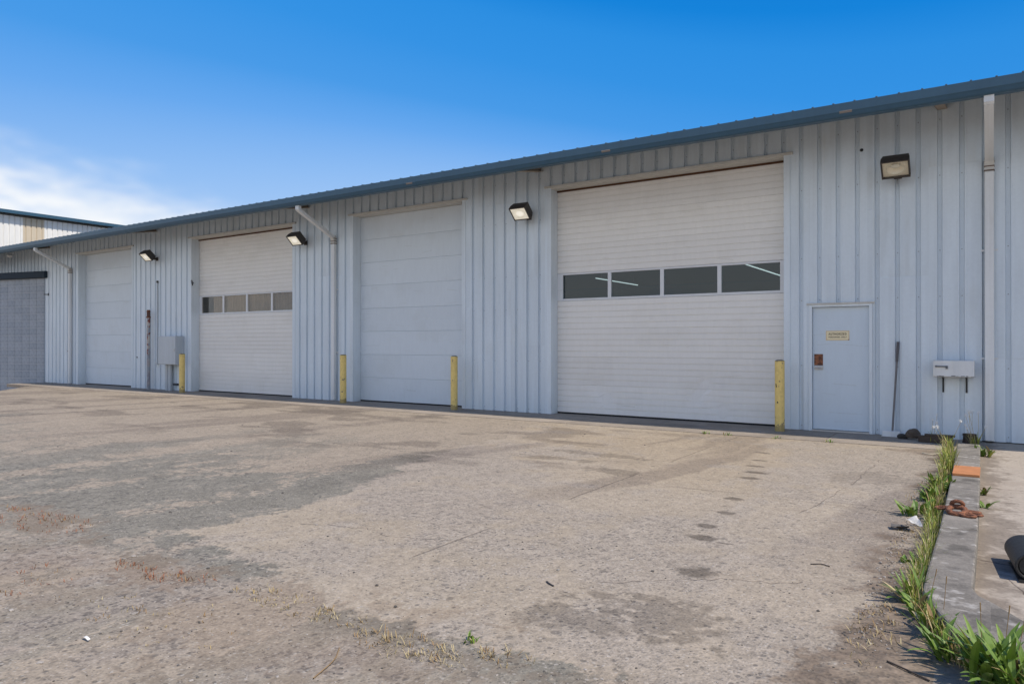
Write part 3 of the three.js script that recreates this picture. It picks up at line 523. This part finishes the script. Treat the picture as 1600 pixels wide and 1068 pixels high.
{ // wall box on two brackets
  const t = thing('wall_box', 'white metal box on two black brackets beside the right downspout', 'box', [-.485, 1.0, 0]);
  const b = mesh('box_body', cham(-.28, .28, .02, .285, .03, .26, .018), M.white, t); b.userData.label = 'white box with chipped lower edge';
  mesh('front_flap', cham(-.275, .275, .03, .278, .2605, .268, .003), M.white, t);
  mesh('handle', mergeGeometries([metreUV(rod([-.24, .19, .285], [-.09, .187, .285], .009, 8)), metreUV(rod([-.235, .19, .265], [-.235, .19, .287], .015, 8)), cham(-.105, -.075, .150, .200, .266, .290, .004)]), STD({ color: col(.11, .12, .13), roughness: .6 }), t);
  for (const x of [-.15, .17]) mesh('bracket', mergeGeometries([box(x - .013, x + .013, -.235, .019, .003, .016), box(x - .0125, x + .0125, .004, .0185, .0165, .22)]), M.black, t);
  const r = rng(8), ch = []; for (let i = 0; i < 8; i++) { const x = -.26 + r() * .52; ch.push(box(x, x + .02 + r() * .05, .031, .036 + r() * .014, .2682, .2690)); } mesh('paint_chip', mergeGeometries(ch), STD({ color: col(.16, .17, .18), roughness: .8 }), t);
}
{ // electrical cabinet
  const t = thing('electrical_cabinet', 'grey steel electrical cabinet on two pipes behind the leftmost bollard', 'cabinet', [-22.36, 0, 0]);
  mesh('cabinet_body', cham(-.5, .5, .87, 1.80, .004, .285, .008), M.greyPaint, t);
  const d = mesh('cabinet_door', cham(-.495, .495, .885, 1.79, .2855, .305, .004), M.greyPaint, t);
  mesh('latch', cham(.42, .46, 1.3, 1.38, .3055, .32, .003), M.steel, d);
  for (const x of [-.30, -.13]) mesh('riser_pipe', metreUV(rod([x, .012, .1], [x, .869, .1], .06, 16)), M.greyPaint, t);
  mesh('low_pipe', metreUV(rod([.02, .22, .07], [.26, .22, .07], .035, 12)), M.black, t);
}
{ const t = thing('conduit', 'thin grey conduit rising from the electrical cabinet', 'conduit', [-23.38, 0, 0]);
  mesh('pipe', metreUV(rod([0, .93, .03], [0, 3.64, .03], .02, 10)), M.greyPaint, t); mesh('cap', metreUV(rod([0, 3.60, .03], [0, 3.67, .03], .032, 10)), M.bronze, t);
  mesh('elbow_box', cham(-.07, .07, .86, .94, .002, .07, .005), M.greyPaint, t); }
{ const t = thing('rusty_post', 'tall rusty pipe post with flaking red paint left of the cabinet', 'post', [-23.69, 0, .16]);
  const tx = colourTex(128, 1024, (u, v, o) => { const n = fbm(u * 4, v * 22, 4), red = sst(.50, .56, n) * (v > .45 ? 1 : .25), wt = sst(.52, .58, fbm(u * 5 + 9, v * 26 + 3, 4)) * (v > .5 ? 1 : .4); let c = [.30, .33, .36]; if (red > 0) c = [lerp(c[0], .20, red), lerp(c[1], .045, red), lerp(c[2], .03, red)]; if (wt > 0) c = [lerp(c[0], .5, wt), lerp(c[1], .46, wt), lerp(c[2], .42, wt)]; if (v > .93) c = [.12, .06, .045]; o[0] = c[0]; o[1] = c[1]; o[2] = c[2]; });
  mesh('pipe', cyl(.055, .055, 2.62), STD({ map: tx, roughness: .8 }), t);
  mesh('cap', cyl(.062, .05, .07).translate(0, 2.62, 0), M.rust, t); mesh('collar', cyl(.07, .07, .05).translate(0, 2.42, 0), M.rust, t); }
{ const t = thing('stub_pipe', 'short dark stub pipe beside the farthest downspout', 'pipe', [-29.46, 0, .05]); mesh('pipe', cyl(.022, .022, 1.25, 10), M.greyPaint, t); mesh('cap', cyl(.03, .03, .05, 10).translate(0, 1.25, 0), M.bronze, t); }
{ const t = thing('eave_fixture', 'small white fixture hanging under the eave at far left', 'fixture', [-33.1, 5.12, .6]); mesh('head', new THREE.SphereGeometry(.09, 16, 10).scale(1, .8, 1.4), M.white, t); mesh('stem', metreUV(rod([0, .05, 0], [0, .25, .0], .02, 8)), M.white, t); mesh('bracket', box(.02, .9, .22, .26, -.02, .02), M.bronze, t); }
{ const t = thing('wall_hook', 'small black hook on the wall beside the block annex', 'hook', [-31.18, 3.51, 0]); mesh('plate', box(-.03, .03, -.05, .05, .001, .015), M.black, t); mesh('arm', metreUV(rod([0, 0, .01], [-.16, .0, .10], .018, 8)), M.black, t); }
{ // broom
  const t = thing('floor_squeegee', 'floor squeegee with white head and thin pole leaning on the wall', 'squeegee', [-1.37, 0, .14]);
  mesh('pole', metreUV(rod([.015, .06, 0], [.09, 1.56, -.122], .016, 10)), STD({ color: col(.17, .165, .17), map: grainTex, roughness: .6 }), t);
  mesh('grip', metreUV(rod([.075, 1.25, -.097], [.091, 1.58, -.1235], .021, 10)), STD({ color: col(.10, .095, .10), roughness: .7 }), t);
  mesh('head', cham(-.13, .14, .02, .105, -.03, .05, .008), M.white, t); mesh('blade', box(-.14, .15, .0125, .03, .0505, .058), M.white, t);
}
// bollards
const bolTex = colourTex(256, 512, (u, v, o) => { const n = fbm(u * 8, v * 20, 5), k = sst(.72, .77, n), f = fbm(u * 16, v * 30, 3); o[0] = lerp(.78, .26, k) * (.85 + .3 * f); o[1] = lerp(.585, .20, k) * (.85 + .3 * f); o[2] = lerp(.20, .12, k) * (.85 + .3 * f); if (v < .06 * (1 + f)) { o[0] *= .5; o[1] *= .5; o[2] *= .55; } });
const bolMat = PHY({ map: bolTex, bumpMap: grainBump, bumpScale: .002, roughness: .6 });
[[-3.09, .40, 1.245, .082, 'yellow bollard at the right jamb of the widest white door'], [-10.40, .37, 1.25, .082, 'yellow bollard at the right side of the middle plain door'], [-14.0, .45, 1.25, .084, 'yellow bollard next to the slanted downspout'], [-21.17, .50, 1.22, .085, 'yellow bollard in front of the electrical cabinet']].forEach(([x, z, h, r, lab], i) => {
  const t = thing('bollard', lab, 'bollard', [x, 0, z], 'yellow bollards along the doors'); const a = i * 1.9;
  const p = mesh('post', cyl(r, r, h, 28), bolMat, t); p.rotation.y = a;
  const cp = mesh('concrete_cap', new THREE.SphereGeometry(r * .95, 20, 8, 0, Math.PI * 2, 0, Math.PI / 2).scale(1, .28, 1).translate(0, h, 0), STD({ color: col(.20, .175, .13), map: grainTex, roughness: .95 }), t); cp.rotation.y = a;
  if (i === 0) for (const [y, q] of [[.80, .6], [.83, .52], [.52, .9]]) { const g = new THREE.SphereGeometry(.013, 8, 6).scale(1, 1.3, .4); g.translate(-.3 * r, y, r * .95); const m = mesh('chip', g, M.black, t); m.rotation.y = q - .8; }
});

// ---------------------------------------------------------------- kerb and what lies on it
const kerb = new THREE.Group(); kerb.name = 'kerb'; structure(kerb); scene.add(kerb);
{
  const kt = colourTex(1024, 1024, (u, v, o) => { const x = u * 3, z = v * 3, m = .9 + .5 * (fbm(x * 3, z * 3, 4) - .5) + .35 * (fbm(x * 22, z * 22, 3) - .5) + .3 * (vn(x * 110, z * 110) - .5); const w = sst(.58, .80, fbm(x * 12 + 30, z * 12, 5) + .10 * (fbm(x * 2, z * 2, 2) - .5)) * .7, dk = sst(.54, .70, fbm(x * 5 + 70, z * 5, 5)) * .4; let r = .215 * m, g = .196 * m, b = .170 * m; r = lerp(r, .46, w); g = lerp(g, .44, w); b = lerp(b, .41, w); o[0] = r * (1 - dk); o[1] = g * (1 - dk); o[2] = b * (1 - dk); }); kt.repeat.set(1 / 3, 1 / 3);
  const km = STD({ map: kt, bumpMap: grainBump, bumpScale: .004, roughness: .93 });
  const L = -.365, R = -.085, j = .004;
  const seg = [[[L - .03, 1.40], [R - .035, 1.40], [R - .005, 4.62], [L + .015, 4.60]], [[L + .015, 4.62], [R - .005, 4.64], [R + .005, 6.98], [L + .035, 7.06]], [[L + .035, 7.08], [R + .005, 7.00], [R, 8.55], [R + .03, 8.68], [.02, 8.78], [.16, 9.02], [.5, 9.35], [2.2, 10.9], [2.0, 11.1], [.3, 9.66], [.02, 9.50], [-.14, 9.36], [-.25, 9.05], [-.33, 8.74], [-.335, 8.4]]];
  for (const s of seg) mesh('kerb_stone', slabPoly(s, -.04, .12, .014), km, kerb);
}
tag(mesh('clay_tile', cham(-.345, -.095, .121, .150, 3.82, 4.42, .006), STD({ color: col(.52, .215, .085), map: grainTex, bumpMap: grainBump, bumpScale: .002, roughness: .85 }), scene), 'orange clay tile lying flat across the kerb', 'tile').rotation.set(0, 0, 0);
{ // rusty shackle and links
  const t = thing('rusty_chain', 'rusty shackle with heavy chain links on the kerb', 'chain', [-.235, .12, 6.42]);
  const tor = (R, r, sx, sz, x, y, z, rx, rz) => { const g = new THREE.TorusGeometry(R, r, 10, 26); g.rotateX(Math.PI / 2); g.scale(sx, 1, sz); g.rotateX(rx); g.rotateZ(rz); g.translate(x, y, z); return g; };
  mesh('ring', tor(.058, .022, 1.05, 1.15, 0, .032, .05, .28, 0), M.rust, t);
  mesh('hook', tor(.042, .016, 1, 1.2, 0, .066, -.03, -.75, .1), M.rust, t);
  for (const [x, y, z, a, b] of [[-.115, .022, -.05, .12, .12], [.115, .020, -.02, -.1, -.05], [.13, .016, .05, .1, -.1], [.085, .014, .13, .1, 0]]) mesh('chain_link', tor(.034, .011, 1.35, .85, x, y, z, a, b), M.rust, t);
}
{ // rolled rubber mat
  const t = thing('rubber_roll', 'black rolled rubber mat lying at the right edge of the pad', 'rubber mat', [.225, 0, 7.58]);
  const rm = PHY({ color: col(.016, .017, .019), map: grainTex, bumpMap: grainBump, bumpScale: .002, roughness: .5 });
  const ring = (rx, ry, hx, hy, z0, len, y) => { const s = new THREE.Shape(); s.absellipse(0, 0, rx, ry, 0, Math.PI * 2); const h = new THREE.Path(); h.absellipse(0, 0, hx, hy, 0, Math.PI * 2); s.holes.push(h); const g = new THREE.ExtrudeGeometry(s, { depth: len, bevelEnabled: true, bevelThickness: .006, bevelSize: .006, bevelOffset: -.006, bevelSegments: 3, curveSegments: 22 }); g.translate(0, y, z0); g.rotateY(.10); return metreUV(g); };
  mesh('outer_turn', ring(.118, .098, .100, .080, -.27, .50, .098), rm, t);
  mesh('inner_turn', ring(.097, .077, .058, .042, -.27, .485, .099), rm, t);
  const f = prismX([[.27, .004], [.27, .014], [-.2, .016], [-.2, .004]], -.10, .16); f.rotateY(.10); mesh('loose_end', f, rm, t);
}

// ---------------------------------------------------------------- plants and debris
const leafM = [[.14, .24, .028], [.19, .30, .035], [.10, .18, .024], [.32, .34, .05]].map(c => PHY({ color: col(...c), roughness: .5, transmission: .25, thickness: 0, side: THREE.DoubleSide }));
const dryM = [[.34, .26, .13], [.26, .17, .08], [.42, .35, .20]].map(c => STD({ color: col(...c), roughness: .9, side: THREE.DoubleSide }));
const redM = STD({ color: col(.26, .10, .045), roughness: .9, side: THREE.DoubleSide });
function leafGeo(len, wid, lean, curl, az, fold = .25, x = 0, y = 0, z = 0, n = 6) { // strap leaf with a folded midrib
  const v = [], row = []; let a = lean, px = 0, py = 0; const ca = Math.cos(az), sa = Math.sin(az);
  for (let i = 0; i <= n; i++) { const t = i / n, w = wid * Math.pow(Math.sin(Math.PI * Math.min(.985, .10 + .88 * t)), .75) * .5; row.push([px, py, w, a]); px += Math.sin(a) * len / n; py += Math.cos(a) * len / n; a += curl / n; }
  const pt = (r, s) => { const [d, h, w, an] = r, f = Math.abs(s) * w * fold, dd = d - Math.cos(an) * f, hh = h + Math.sin(an) * f; return [x + dd * ca - s * w * sa, y + hh, z + dd * sa + s * w * ca]; };
  for (let i = 0; i < n; i++) for (const [s0, s1] of [[-1, 0], [0, 1]]) { const A = pt(row[i], s0), B = pt(row[i], s1), C = pt(row[i + 1], s1), Dd = pt(row[i + 1], s0); v.push(...A, ...B, ...C, ...A, ...C, ...Dd); }
  const g = new THREE.BufferGeometry(); g.setAttribute('position', new THREE.Float32BufferAttribute(v, 3)); g.setAttribute('uv', new THREE.Float32BufferAttribute(new Float32Array(v.length / 3 * 2), 2)); g.computeVertexNormals(); return g;
}
function broadClump(label, x, z, n, len, wid, seed, y = 0, spread = .06) {   // every leaf is a part
  const t = thing('broadleaf_weed', label, 'weed', [x, y, z], 'weeds along the kerb'), r = rng(seed);
  for (let i = 0; i < n; i++) { const a = r() * 6.283, l = len * (.55 + .6 * r()); mesh('leaf', leafGeo(l, wid * (.6 + .6 * r()), .10 + r() * .75, .2 + r() * 1.0, a, .3, (r() - .5) * spread * 2, -.005, (r() - .5) * spread * 2), r() < .12 ? dryM[i % 3] : leafM[Math.floor(r() * r() * 4)], t); }
  return t;
}
function grassStrip(label, path, n, hgt, seed, mats, y = 0, wd = .006, jit = .05) {
  const t = thing('grass_strip', label, 'grass', [0, 0, 0]); t.userData.kind = 'stuff'; const r = rng(seed), by = mats.map(() => []);
  for (let i = 0; i < n; i++) { const u = r() * (path.length - 1), k = Math.floor(u), f = u - k, x = lerp(path[k][0], path[k + 1][0], f) + (r() + r() - 1) * jit, z = lerp(path[k][1], path[k + 1][1], f) + (r() - .5) * .1; by[Math.floor(r() * mats.length)].push(leafGeo(hgt * (.35 + .8 * r()), wd * (.6 + .8 * r()), r() * .45, r() * .9, r() * 6.283, .1, x, y - .004, z, 4)); }
  by.forEach((g, i) => { if (g.length) { const m = mesh('blades', mergeGeometries(g), mats[i], t); m.userData.kind = 'stuff'; } }); return t;
}
// along the left side of the kerb, from the wall to the near corner
grassStrip('tall thin grass at the wall end of the kerb', [[-.50, 1.5], [-.47, 2.3], [-.44, 3.1], [-.43, 4.0]], 460, .26, 31, [leafM[1], leafM[3], dryM[0], leafM[3]], 0, .009, .085);
grassStrip('short mixed grass beside the middle of the kerb', [[-.43, 4.0], [-.44, 5.0], [-.42, 6.0], [-.40, 6.7]], 700, .16, 32, [leafM[1], leafM[3], dryM[0]], 0, .009, .07);
grassStrip('fine yellow green grass along the kerb beside the paper scrap', [[-.385, 6.5], [-.375, 7.3], [-.37, 8.0], [-.38, 8.6]], 1250, .17, 33, [leafM[1], leafM[3], leafM[3], dryM[2]], 0, .0055, .045);
grassStrip('fine grass round the near corner of the kerb', [[-.38, 8.6], [-.27, 9.1], [-.12, 9.46], [.08, 9.62], [.3, 9.75]], 900, .15, 34, [leafM[1], leafM[3], dryM[0], dryM[2]], 0, .006, .06);
broadClump('bright green broadleaf weed beside the orange tile', -.44, 4.75, 40, .21, .045, 41, 0, .11);
broadClump('leafy weed left of the rusty shackle', -.47, 5.35, 34, .16, .045, 42, 0, .12);
broadClump('low yellowish weed above the paper scrap', -.53, 6.1, 34, .15, .045, 43, 0, .13);
broadClump('small low weed beside the fine kerb grass', -.46, 7.75, 14, .10, .028, 44, 0, .06);
broadClump('strap leaved weed where the kerb starts to bend', -.40, 8.62, 26, .20, .026, 45, 0, .06);
broadClump('strap leaved weed left of the kerb corner shadow', -.335, 8.88, 22, .19, .028, 46, 0, .05);
broadClump('strap leaved weed at the middle of the kerb bend', -.245, 9.16, 28, .20, .03, 47, 0, .06);
broadClump('drooping pale weed below the kerb bend', -.16, 9.42, 24, .19, .03, 48, 0, .06);
broadClump('largest upright strap leaved weed in the bottom right corner', .01, 9.60, 60, .285, .038, 49, 0, .09);
broadClump('strap leaved weed cut by the bottom right frame edge', .10, 9.70, 36, .26, .036, 50, 0, .07);
broadClump('bright round weed at the wall end of the kerb, right side', -.10, 1.72, 40, .16, .05, 51, 0, .10);
broadClump('small weed on the pad just below the orange tile', -.055, 4.75, 9, .12, .035, 52, 0, .03);
broadClump('small two leaved weed on the pad right of the shackle', -.05, 5.45, 7, .14, .03, 53, 0, .03);
for (const [x, z, s, lab] of [[-4.07, 1.40, 61, 'tiny weed at the apron edge, leftmost of four'], [-3.70, 1.41, 62, 'tiny weed at the apron edge, second from the left'], [-2.90, 1.40, 63, 'tiny weed at the apron edge below the rightmost bollard'], [-2.13, 1.40, 64, 'tiny weed at the apron edge below the personnel door']]) broadClump(lab, x, z, 12, .07, .016, s, 0, .07);
broadClump('small green weed in the middle foreground', -2.25, 10.56, 16, .055, .012, 65, 0, .03);
{ // seed stalks rising from the near weeds
  const t = thing('seed_stalks', 'brown seed stalks rising from the near kerb weeds', 'stalks', [0, 0, 0]), r = rng(70);
  for (const [x, z, h, dx] of [[-.22, 9.05, .26, .02], [-.03, 9.55, .30, -.01], [.04, 9.52, .30, .03], [-.31, 8.86, .24, .05], [.08, 9.62, .42, .06]]) { mesh('stalk', rod([x, -.004, z], [x + dx, h, z - .02], .0016, 5), dryM[1], t); mesh('seed_head', rod([x + dx, h - .005, z - .02], [x + dx * 1.12, h + .035, z - .022], .003, 6), dryM[1], t); }
}
for (const [x, z, n, s, lab] of [[-.78, .62, 2, 71, 'single white tufted stalk left of the timber'], [-.52, .95, 4, 72, 'white tufted stalks beside the kerb head'], [-.20, .75, 9, 73, 'cluster of white tufted stalks before the downspout']]) {
  const t = thing('tufted_stalks', lab, 'weed', [x, .012, z], 'white tufted weeds by the wall'), r = rng(s), wm = STD({ color: col(.80, .80, .78), roughness: .9, side: THREE.DoubleSide });
  for (let i = 0; i < n; i++) { const bx = (r() - .5) * .12, bz = (r() - .5) * .1, h = .26 + r() * .26, tx = bx + (r() - .5) * .32, tz = bz + (r() - .3) * .1; mesh('stalk', rod([bx, -.004, bz], [tx, h, tz], .0022, 5), dryM[2], t);
    const f = []; for (let k = 0; k < 34; k++) { const a = r() * 6.28, e = r() * 1.5 - .3; f.push(leafGeo(.022 + r() * .028, .005, .2 + r() * 1.2, .3, a, 0, tx + (r() - .5) * .03, h + (r() - .4) * .03, tz + (r() - .5) * .03, 2)); } mesh('tuft', mergeGeometries(f), wm, t); }
  for (let i = 0; i < n * 3; i++) mesh('leaf', leafGeo(.12 + r() * .14, .009, .1 + r() * .4, .5, r() * 6.28, .1, (r() - .5) * .12, -.004, (r() - .5) * .1), leafM[1 + 2 * (i & 1)], t);
}
// dry and reddish weeds on the yard: sparse litter nobody could count
function sprigs(name, label, spots, mats, seed) {
  const t = thing(name, label, 'dry weeds', [0, 0, 0]); t.userData.kind = 'stuff'; const r = rng(seed), by = mats.map(() => []);
  for (const [cx, cz, rx, rz, n, h] of spots) for (let i = 0; i < n; i++) { const a = r() * 6.28, q = Math.sqrt(r()), x = cx + Math.cos(a) * q * rx, z = cz + Math.sin(a) * q * rz, k = Math.floor(r() * mats.length); const hh = h * (.3 + .9 * r()); for (let b = 0; b < 5; b++) by[k].push(leafGeo(hh * (.4 + .8 * r()), .005, .1 + r() * .9, .5, r() * 6.28, .1, x + (r() - .5) * .06, -.002, z + (r() - .5) * .06, 3)); }
  by.forEach((g, i) => { if (g.length) mesh('sprigs', mergeGeometries(g), mats[i], t).userData.kind = 'stuff'; });
}
sprigs('reddish_weeds', 'reddish dry weeds scattered on the left foreground', [[-6.95, 10.62, .85, .24, 70, .045], [-4.78, 10.84, .42, .12, 30, .05], [-4.4, 10.75, .25, .08, 10, .045], [-5.2, 11.35, .5, .25, 16, .035]], [redM, dryM[1], redM], 81);
sprigs('straw_weeds', 'straw coloured dry grass along the foreground slab edge', [[-2.45, 10.80, .35, .13, 60, .05], [-3.4, 10.72, .6, .12, 60, .035], [-2.0, 10.62, .2, .08, 20, .045], [-3.9, 11.3, .6, .3, 30, .03], [-.52, 9.25, .12, .5, 40, .05], [-.55, 7.2, .09, .9, 40, .035], [-.6, 5.2, .1, .9, 40, .05]], [dryM[0], dryM[2], dryM[1]], 82);
{ // loose gravel and chips
  const r = rng(90), pos = [];
  for (let i = 0; i < 5200; i++) {
    const near = r(), x = near < .55 ? -6.5 + r() * 6.1 : -13 + r() * 12.6, z = near < .55 ? 8.6 + r() * 4 : 2 + r() * 9; if (x > -.42) continue;
    const keep = z > 10.5 || x < -5.6 ? .9 : .22 + .5 * sst(.5, .65, fbm(x * 2, z * 2, 3)); if (r() > keep) continue;
    pos.push([x, z, (.0028 + .0075 * r() * r() * r() + (r() < .015 ? .008 : 0)), r()]);
  }
  for (let i = 0; i < 900; i++) pos.push([-.62 + .26 * r() * r() + (r() - .5) * .1, 4 + r() * 5.6, .003 + .006 * r() * r(), r()]);
  const g = new THREE.IcosahedronGeometry(1, 1); { const p = g.attributes.position; for (let i = 0; i < p.count; i++) { const k = .8 + .4 * vn(p.getX(i) * 2 + 9, p.getY(i) * 2 + p.getZ(i) * 3); p.setXYZ(i, p.getX(i) * k, p.getY(i) * k * .6, p.getZ(i) * k); } g.computeVertexNormals(); }
  const im = new THREE.InstancedMesh(g, STD({ roughness: .9 }), pos.length), d = new THREE.Object3D(), c = new THREE.Color();
  pos.forEach(([x, z, s, q], i) => { d.position.set(x, s * .3, z); d.rotation.set(0, q * 60, 0); d.scale.set(s * (1 + q * .6), s, s); d.updateMatrix(); im.setMatrixAt(i, d.matrix); const k = q < .45 ? .06 + q * .12 : .18 + (q - .45) * .34; im.setColorAt(i, c.setRGB(k * 1.06, k * .97, k * .88)); });
  im.name = 'gravel'; im.castShadow = im.receiveShadow = true; im.userData = { kind: 'stuff', label: 'loose gravel and chips scattered over the yard', category: 'gravel' }; scene.add(im);
}
function twig(label, pts, r) { const g = new THREE.TubeGeometry(new THREE.CatmullRomCurve3(pts.map(p => new THREE.Vector3(...p))), 12, r, 5); return tag(mesh('twig', g, dryM[1].clone(), scene), label, 'twig', 'twigs on the yard'); }
twig('dark straight twig in the bottom right foreground', [[-.42, .006, 9.63], [-.33, .008, 9.69], [-.235, .006, 9.75]], .0045).material.color.setRGB(.05, .04, .035);
twig('pale curved twig beside the wall end of the kerb grass', [[-.80, .016, 1.95], [-.70, .02, 2.08], [-.58, .03, 2.0], [-.50, .02, 2.12]], .008).material.color.setRGB(.5, .45, .35);
twig('thin pale twig at the bottom of the straw grass', [[-2.75, .006, 11.0], [-2.66, .01, 11.12], [-2.6, .006, 11.3]], .003);
twig('short dark chip of wood in the middle foreground', [[-2.40, .006, 9.54], [-2.37, .007, 9.565], [-2.32, .005, 9.59]], .005).material.color.setRGB(.05, .05, .055);
twig('thin dark twig left of the kerb, level with the shackle', [[-1.05, .005, 8.2], [-.99, .006, 8.16], [-.93, .005, 8.18]], .0035).material.color.setRGB(.05, .04, .035);
{ // paper scrap
  const g = new THREE.PlaneGeometry(.085, .12, 10, 12), p = g.attributes.position; for (let i = 0; i < p.count; i++) p.setZ(i, .035 * Math.abs(Math.sin(p.getX(i) * 22 + p.getY(i) * 9)) + .02 * vn(p.getX(i) * 40, p.getY(i) * 30)); g.rotateX(-1.25); g.rotateY(.5); g.computeVertexNormals();
  const t = thing('paper_scrap', 'crumpled white and grey scrap of paper at the grass edge', 'litter', [-.53, .05, 6.75]);
  mesh('white_half', g, STD({ color: col(.62, .61, .59), map: grainTex, roughness: .8, side: THREE.DoubleSide }), t);
  const h = g.clone(); h.rotateX(-.35); h.rotateY(1.2); h.scale(1.1, .7, 1.2); h.translate(-.10, -.042, .03); mesh('grey_half', h, STD({ color: col(.12, .115, .11), map: grainTex, roughness: .9, side: THREE.DoubleSide }), t);
}
{ const g = new THREE.PlaneGeometry(.06, .014, 6, 3), p = g.attributes.position; for (let i = 0; i < p.count; i++) p.setZ(i, .008 * Math.cos(p.getX(i) * 60)); g.rotateX(-Math.PI / 2 + .2); g.translate(-3.93, .012, 11.66); g.computeVertexNormals(); tag(mesh('shell_chip', g, STD({ color: col(.7, .69, .66), roughness: .7, side: THREE.DoubleSide }), scene), 'white curved chip lying in the left foreground', 'chip'); }
// lumps and timber at the foot of the wall
function rock(label, x, y, z, sx, sy, sz, c, seed) { const g = new THREE.IcosahedronGeometry(1, 4), p = g.attributes.position; for (let i = 0; i < p.count; i++) { const a = p.getX(i), b = p.getY(i), q = p.getZ(i), k = .72 + .55 * fbm(a * 1.7 + seed + q, b * 1.7 + q * 1.3 + seed, 3); p.setXYZ(i, a * k * sx, Math.max(-.6, b * k) * sy, q * k * sz); } g.computeVertexNormals(); const m = mesh('rock', g, STD({ color: col(...c), map: grainTex, bumpMap: grainBump, bumpScale: .004, roughness: .95 }), scene); m.position.set(x, y, z); return tag(m, label, 'rock'); }
rock('brown rounded rock at the wall beside the squeegee head', -1.03, .09, .36, .105, .09, .09, [.11, .085, .065], 3);
rock('small dark stone between the squeegee and the brown rock', -1.19, .045, .36, .08, .05, .07, [.05, .045, .04], 9);
{ const t = thing('timber', 'dark weathered timber lying along the wall foot', 'timber', [-.70, .012, .62]); const wm = STD({ color: col(.085, .062, .05), map: grainTex, bumpMap: grainBump, bumpScale: .006, roughness: .95 });
  const g = cham(-.24, .22, .0, .10, -.06, .06, .012); g.rotateY(-.08); mesh('plank', g, wm, t); const g2 = cham(-.16, .25, .1005, .13, -.05, .05, .006); g2.rotateY(.04); mesh('board', g2, wm, t); }
{ const t = thing('stump', 'dark brown rotten stump beside the right downspout', 'stump', [-.27, .012, .34]); const wm = STD({ color: col(.075, .052, .04), map: grainTex, bumpMap: grainBump, bumpScale: .01, roughness: .98 });
  const g = new THREE.CylinderGeometry(.085, .10, .14, 20, 6), p = g.attributes.position; for (let i = 0; i < p.count; i++) { const a = Math.atan2(p.getZ(i), p.getX(i)), k = .85 + .35 * vn(a * 3 + 9, p.getY(i) * 12); p.setX(i, p.getX(i) * k); p.setZ(i, p.getZ(i) * k); p.setY(i, p.getY(i) + (p.getY(i) > .08 ? .03 * vn(a * 2, 4) : 0)); } g.translate(0, .07, 0); g.computeVertexNormals(); mesh('trunk_piece', g, wm, t);
  mesh('bark_flap', cham(-.10, .02, .0, .11, .06, .085, .008).rotateY(.5), wm, t); }

renderer.render(scene, camera);
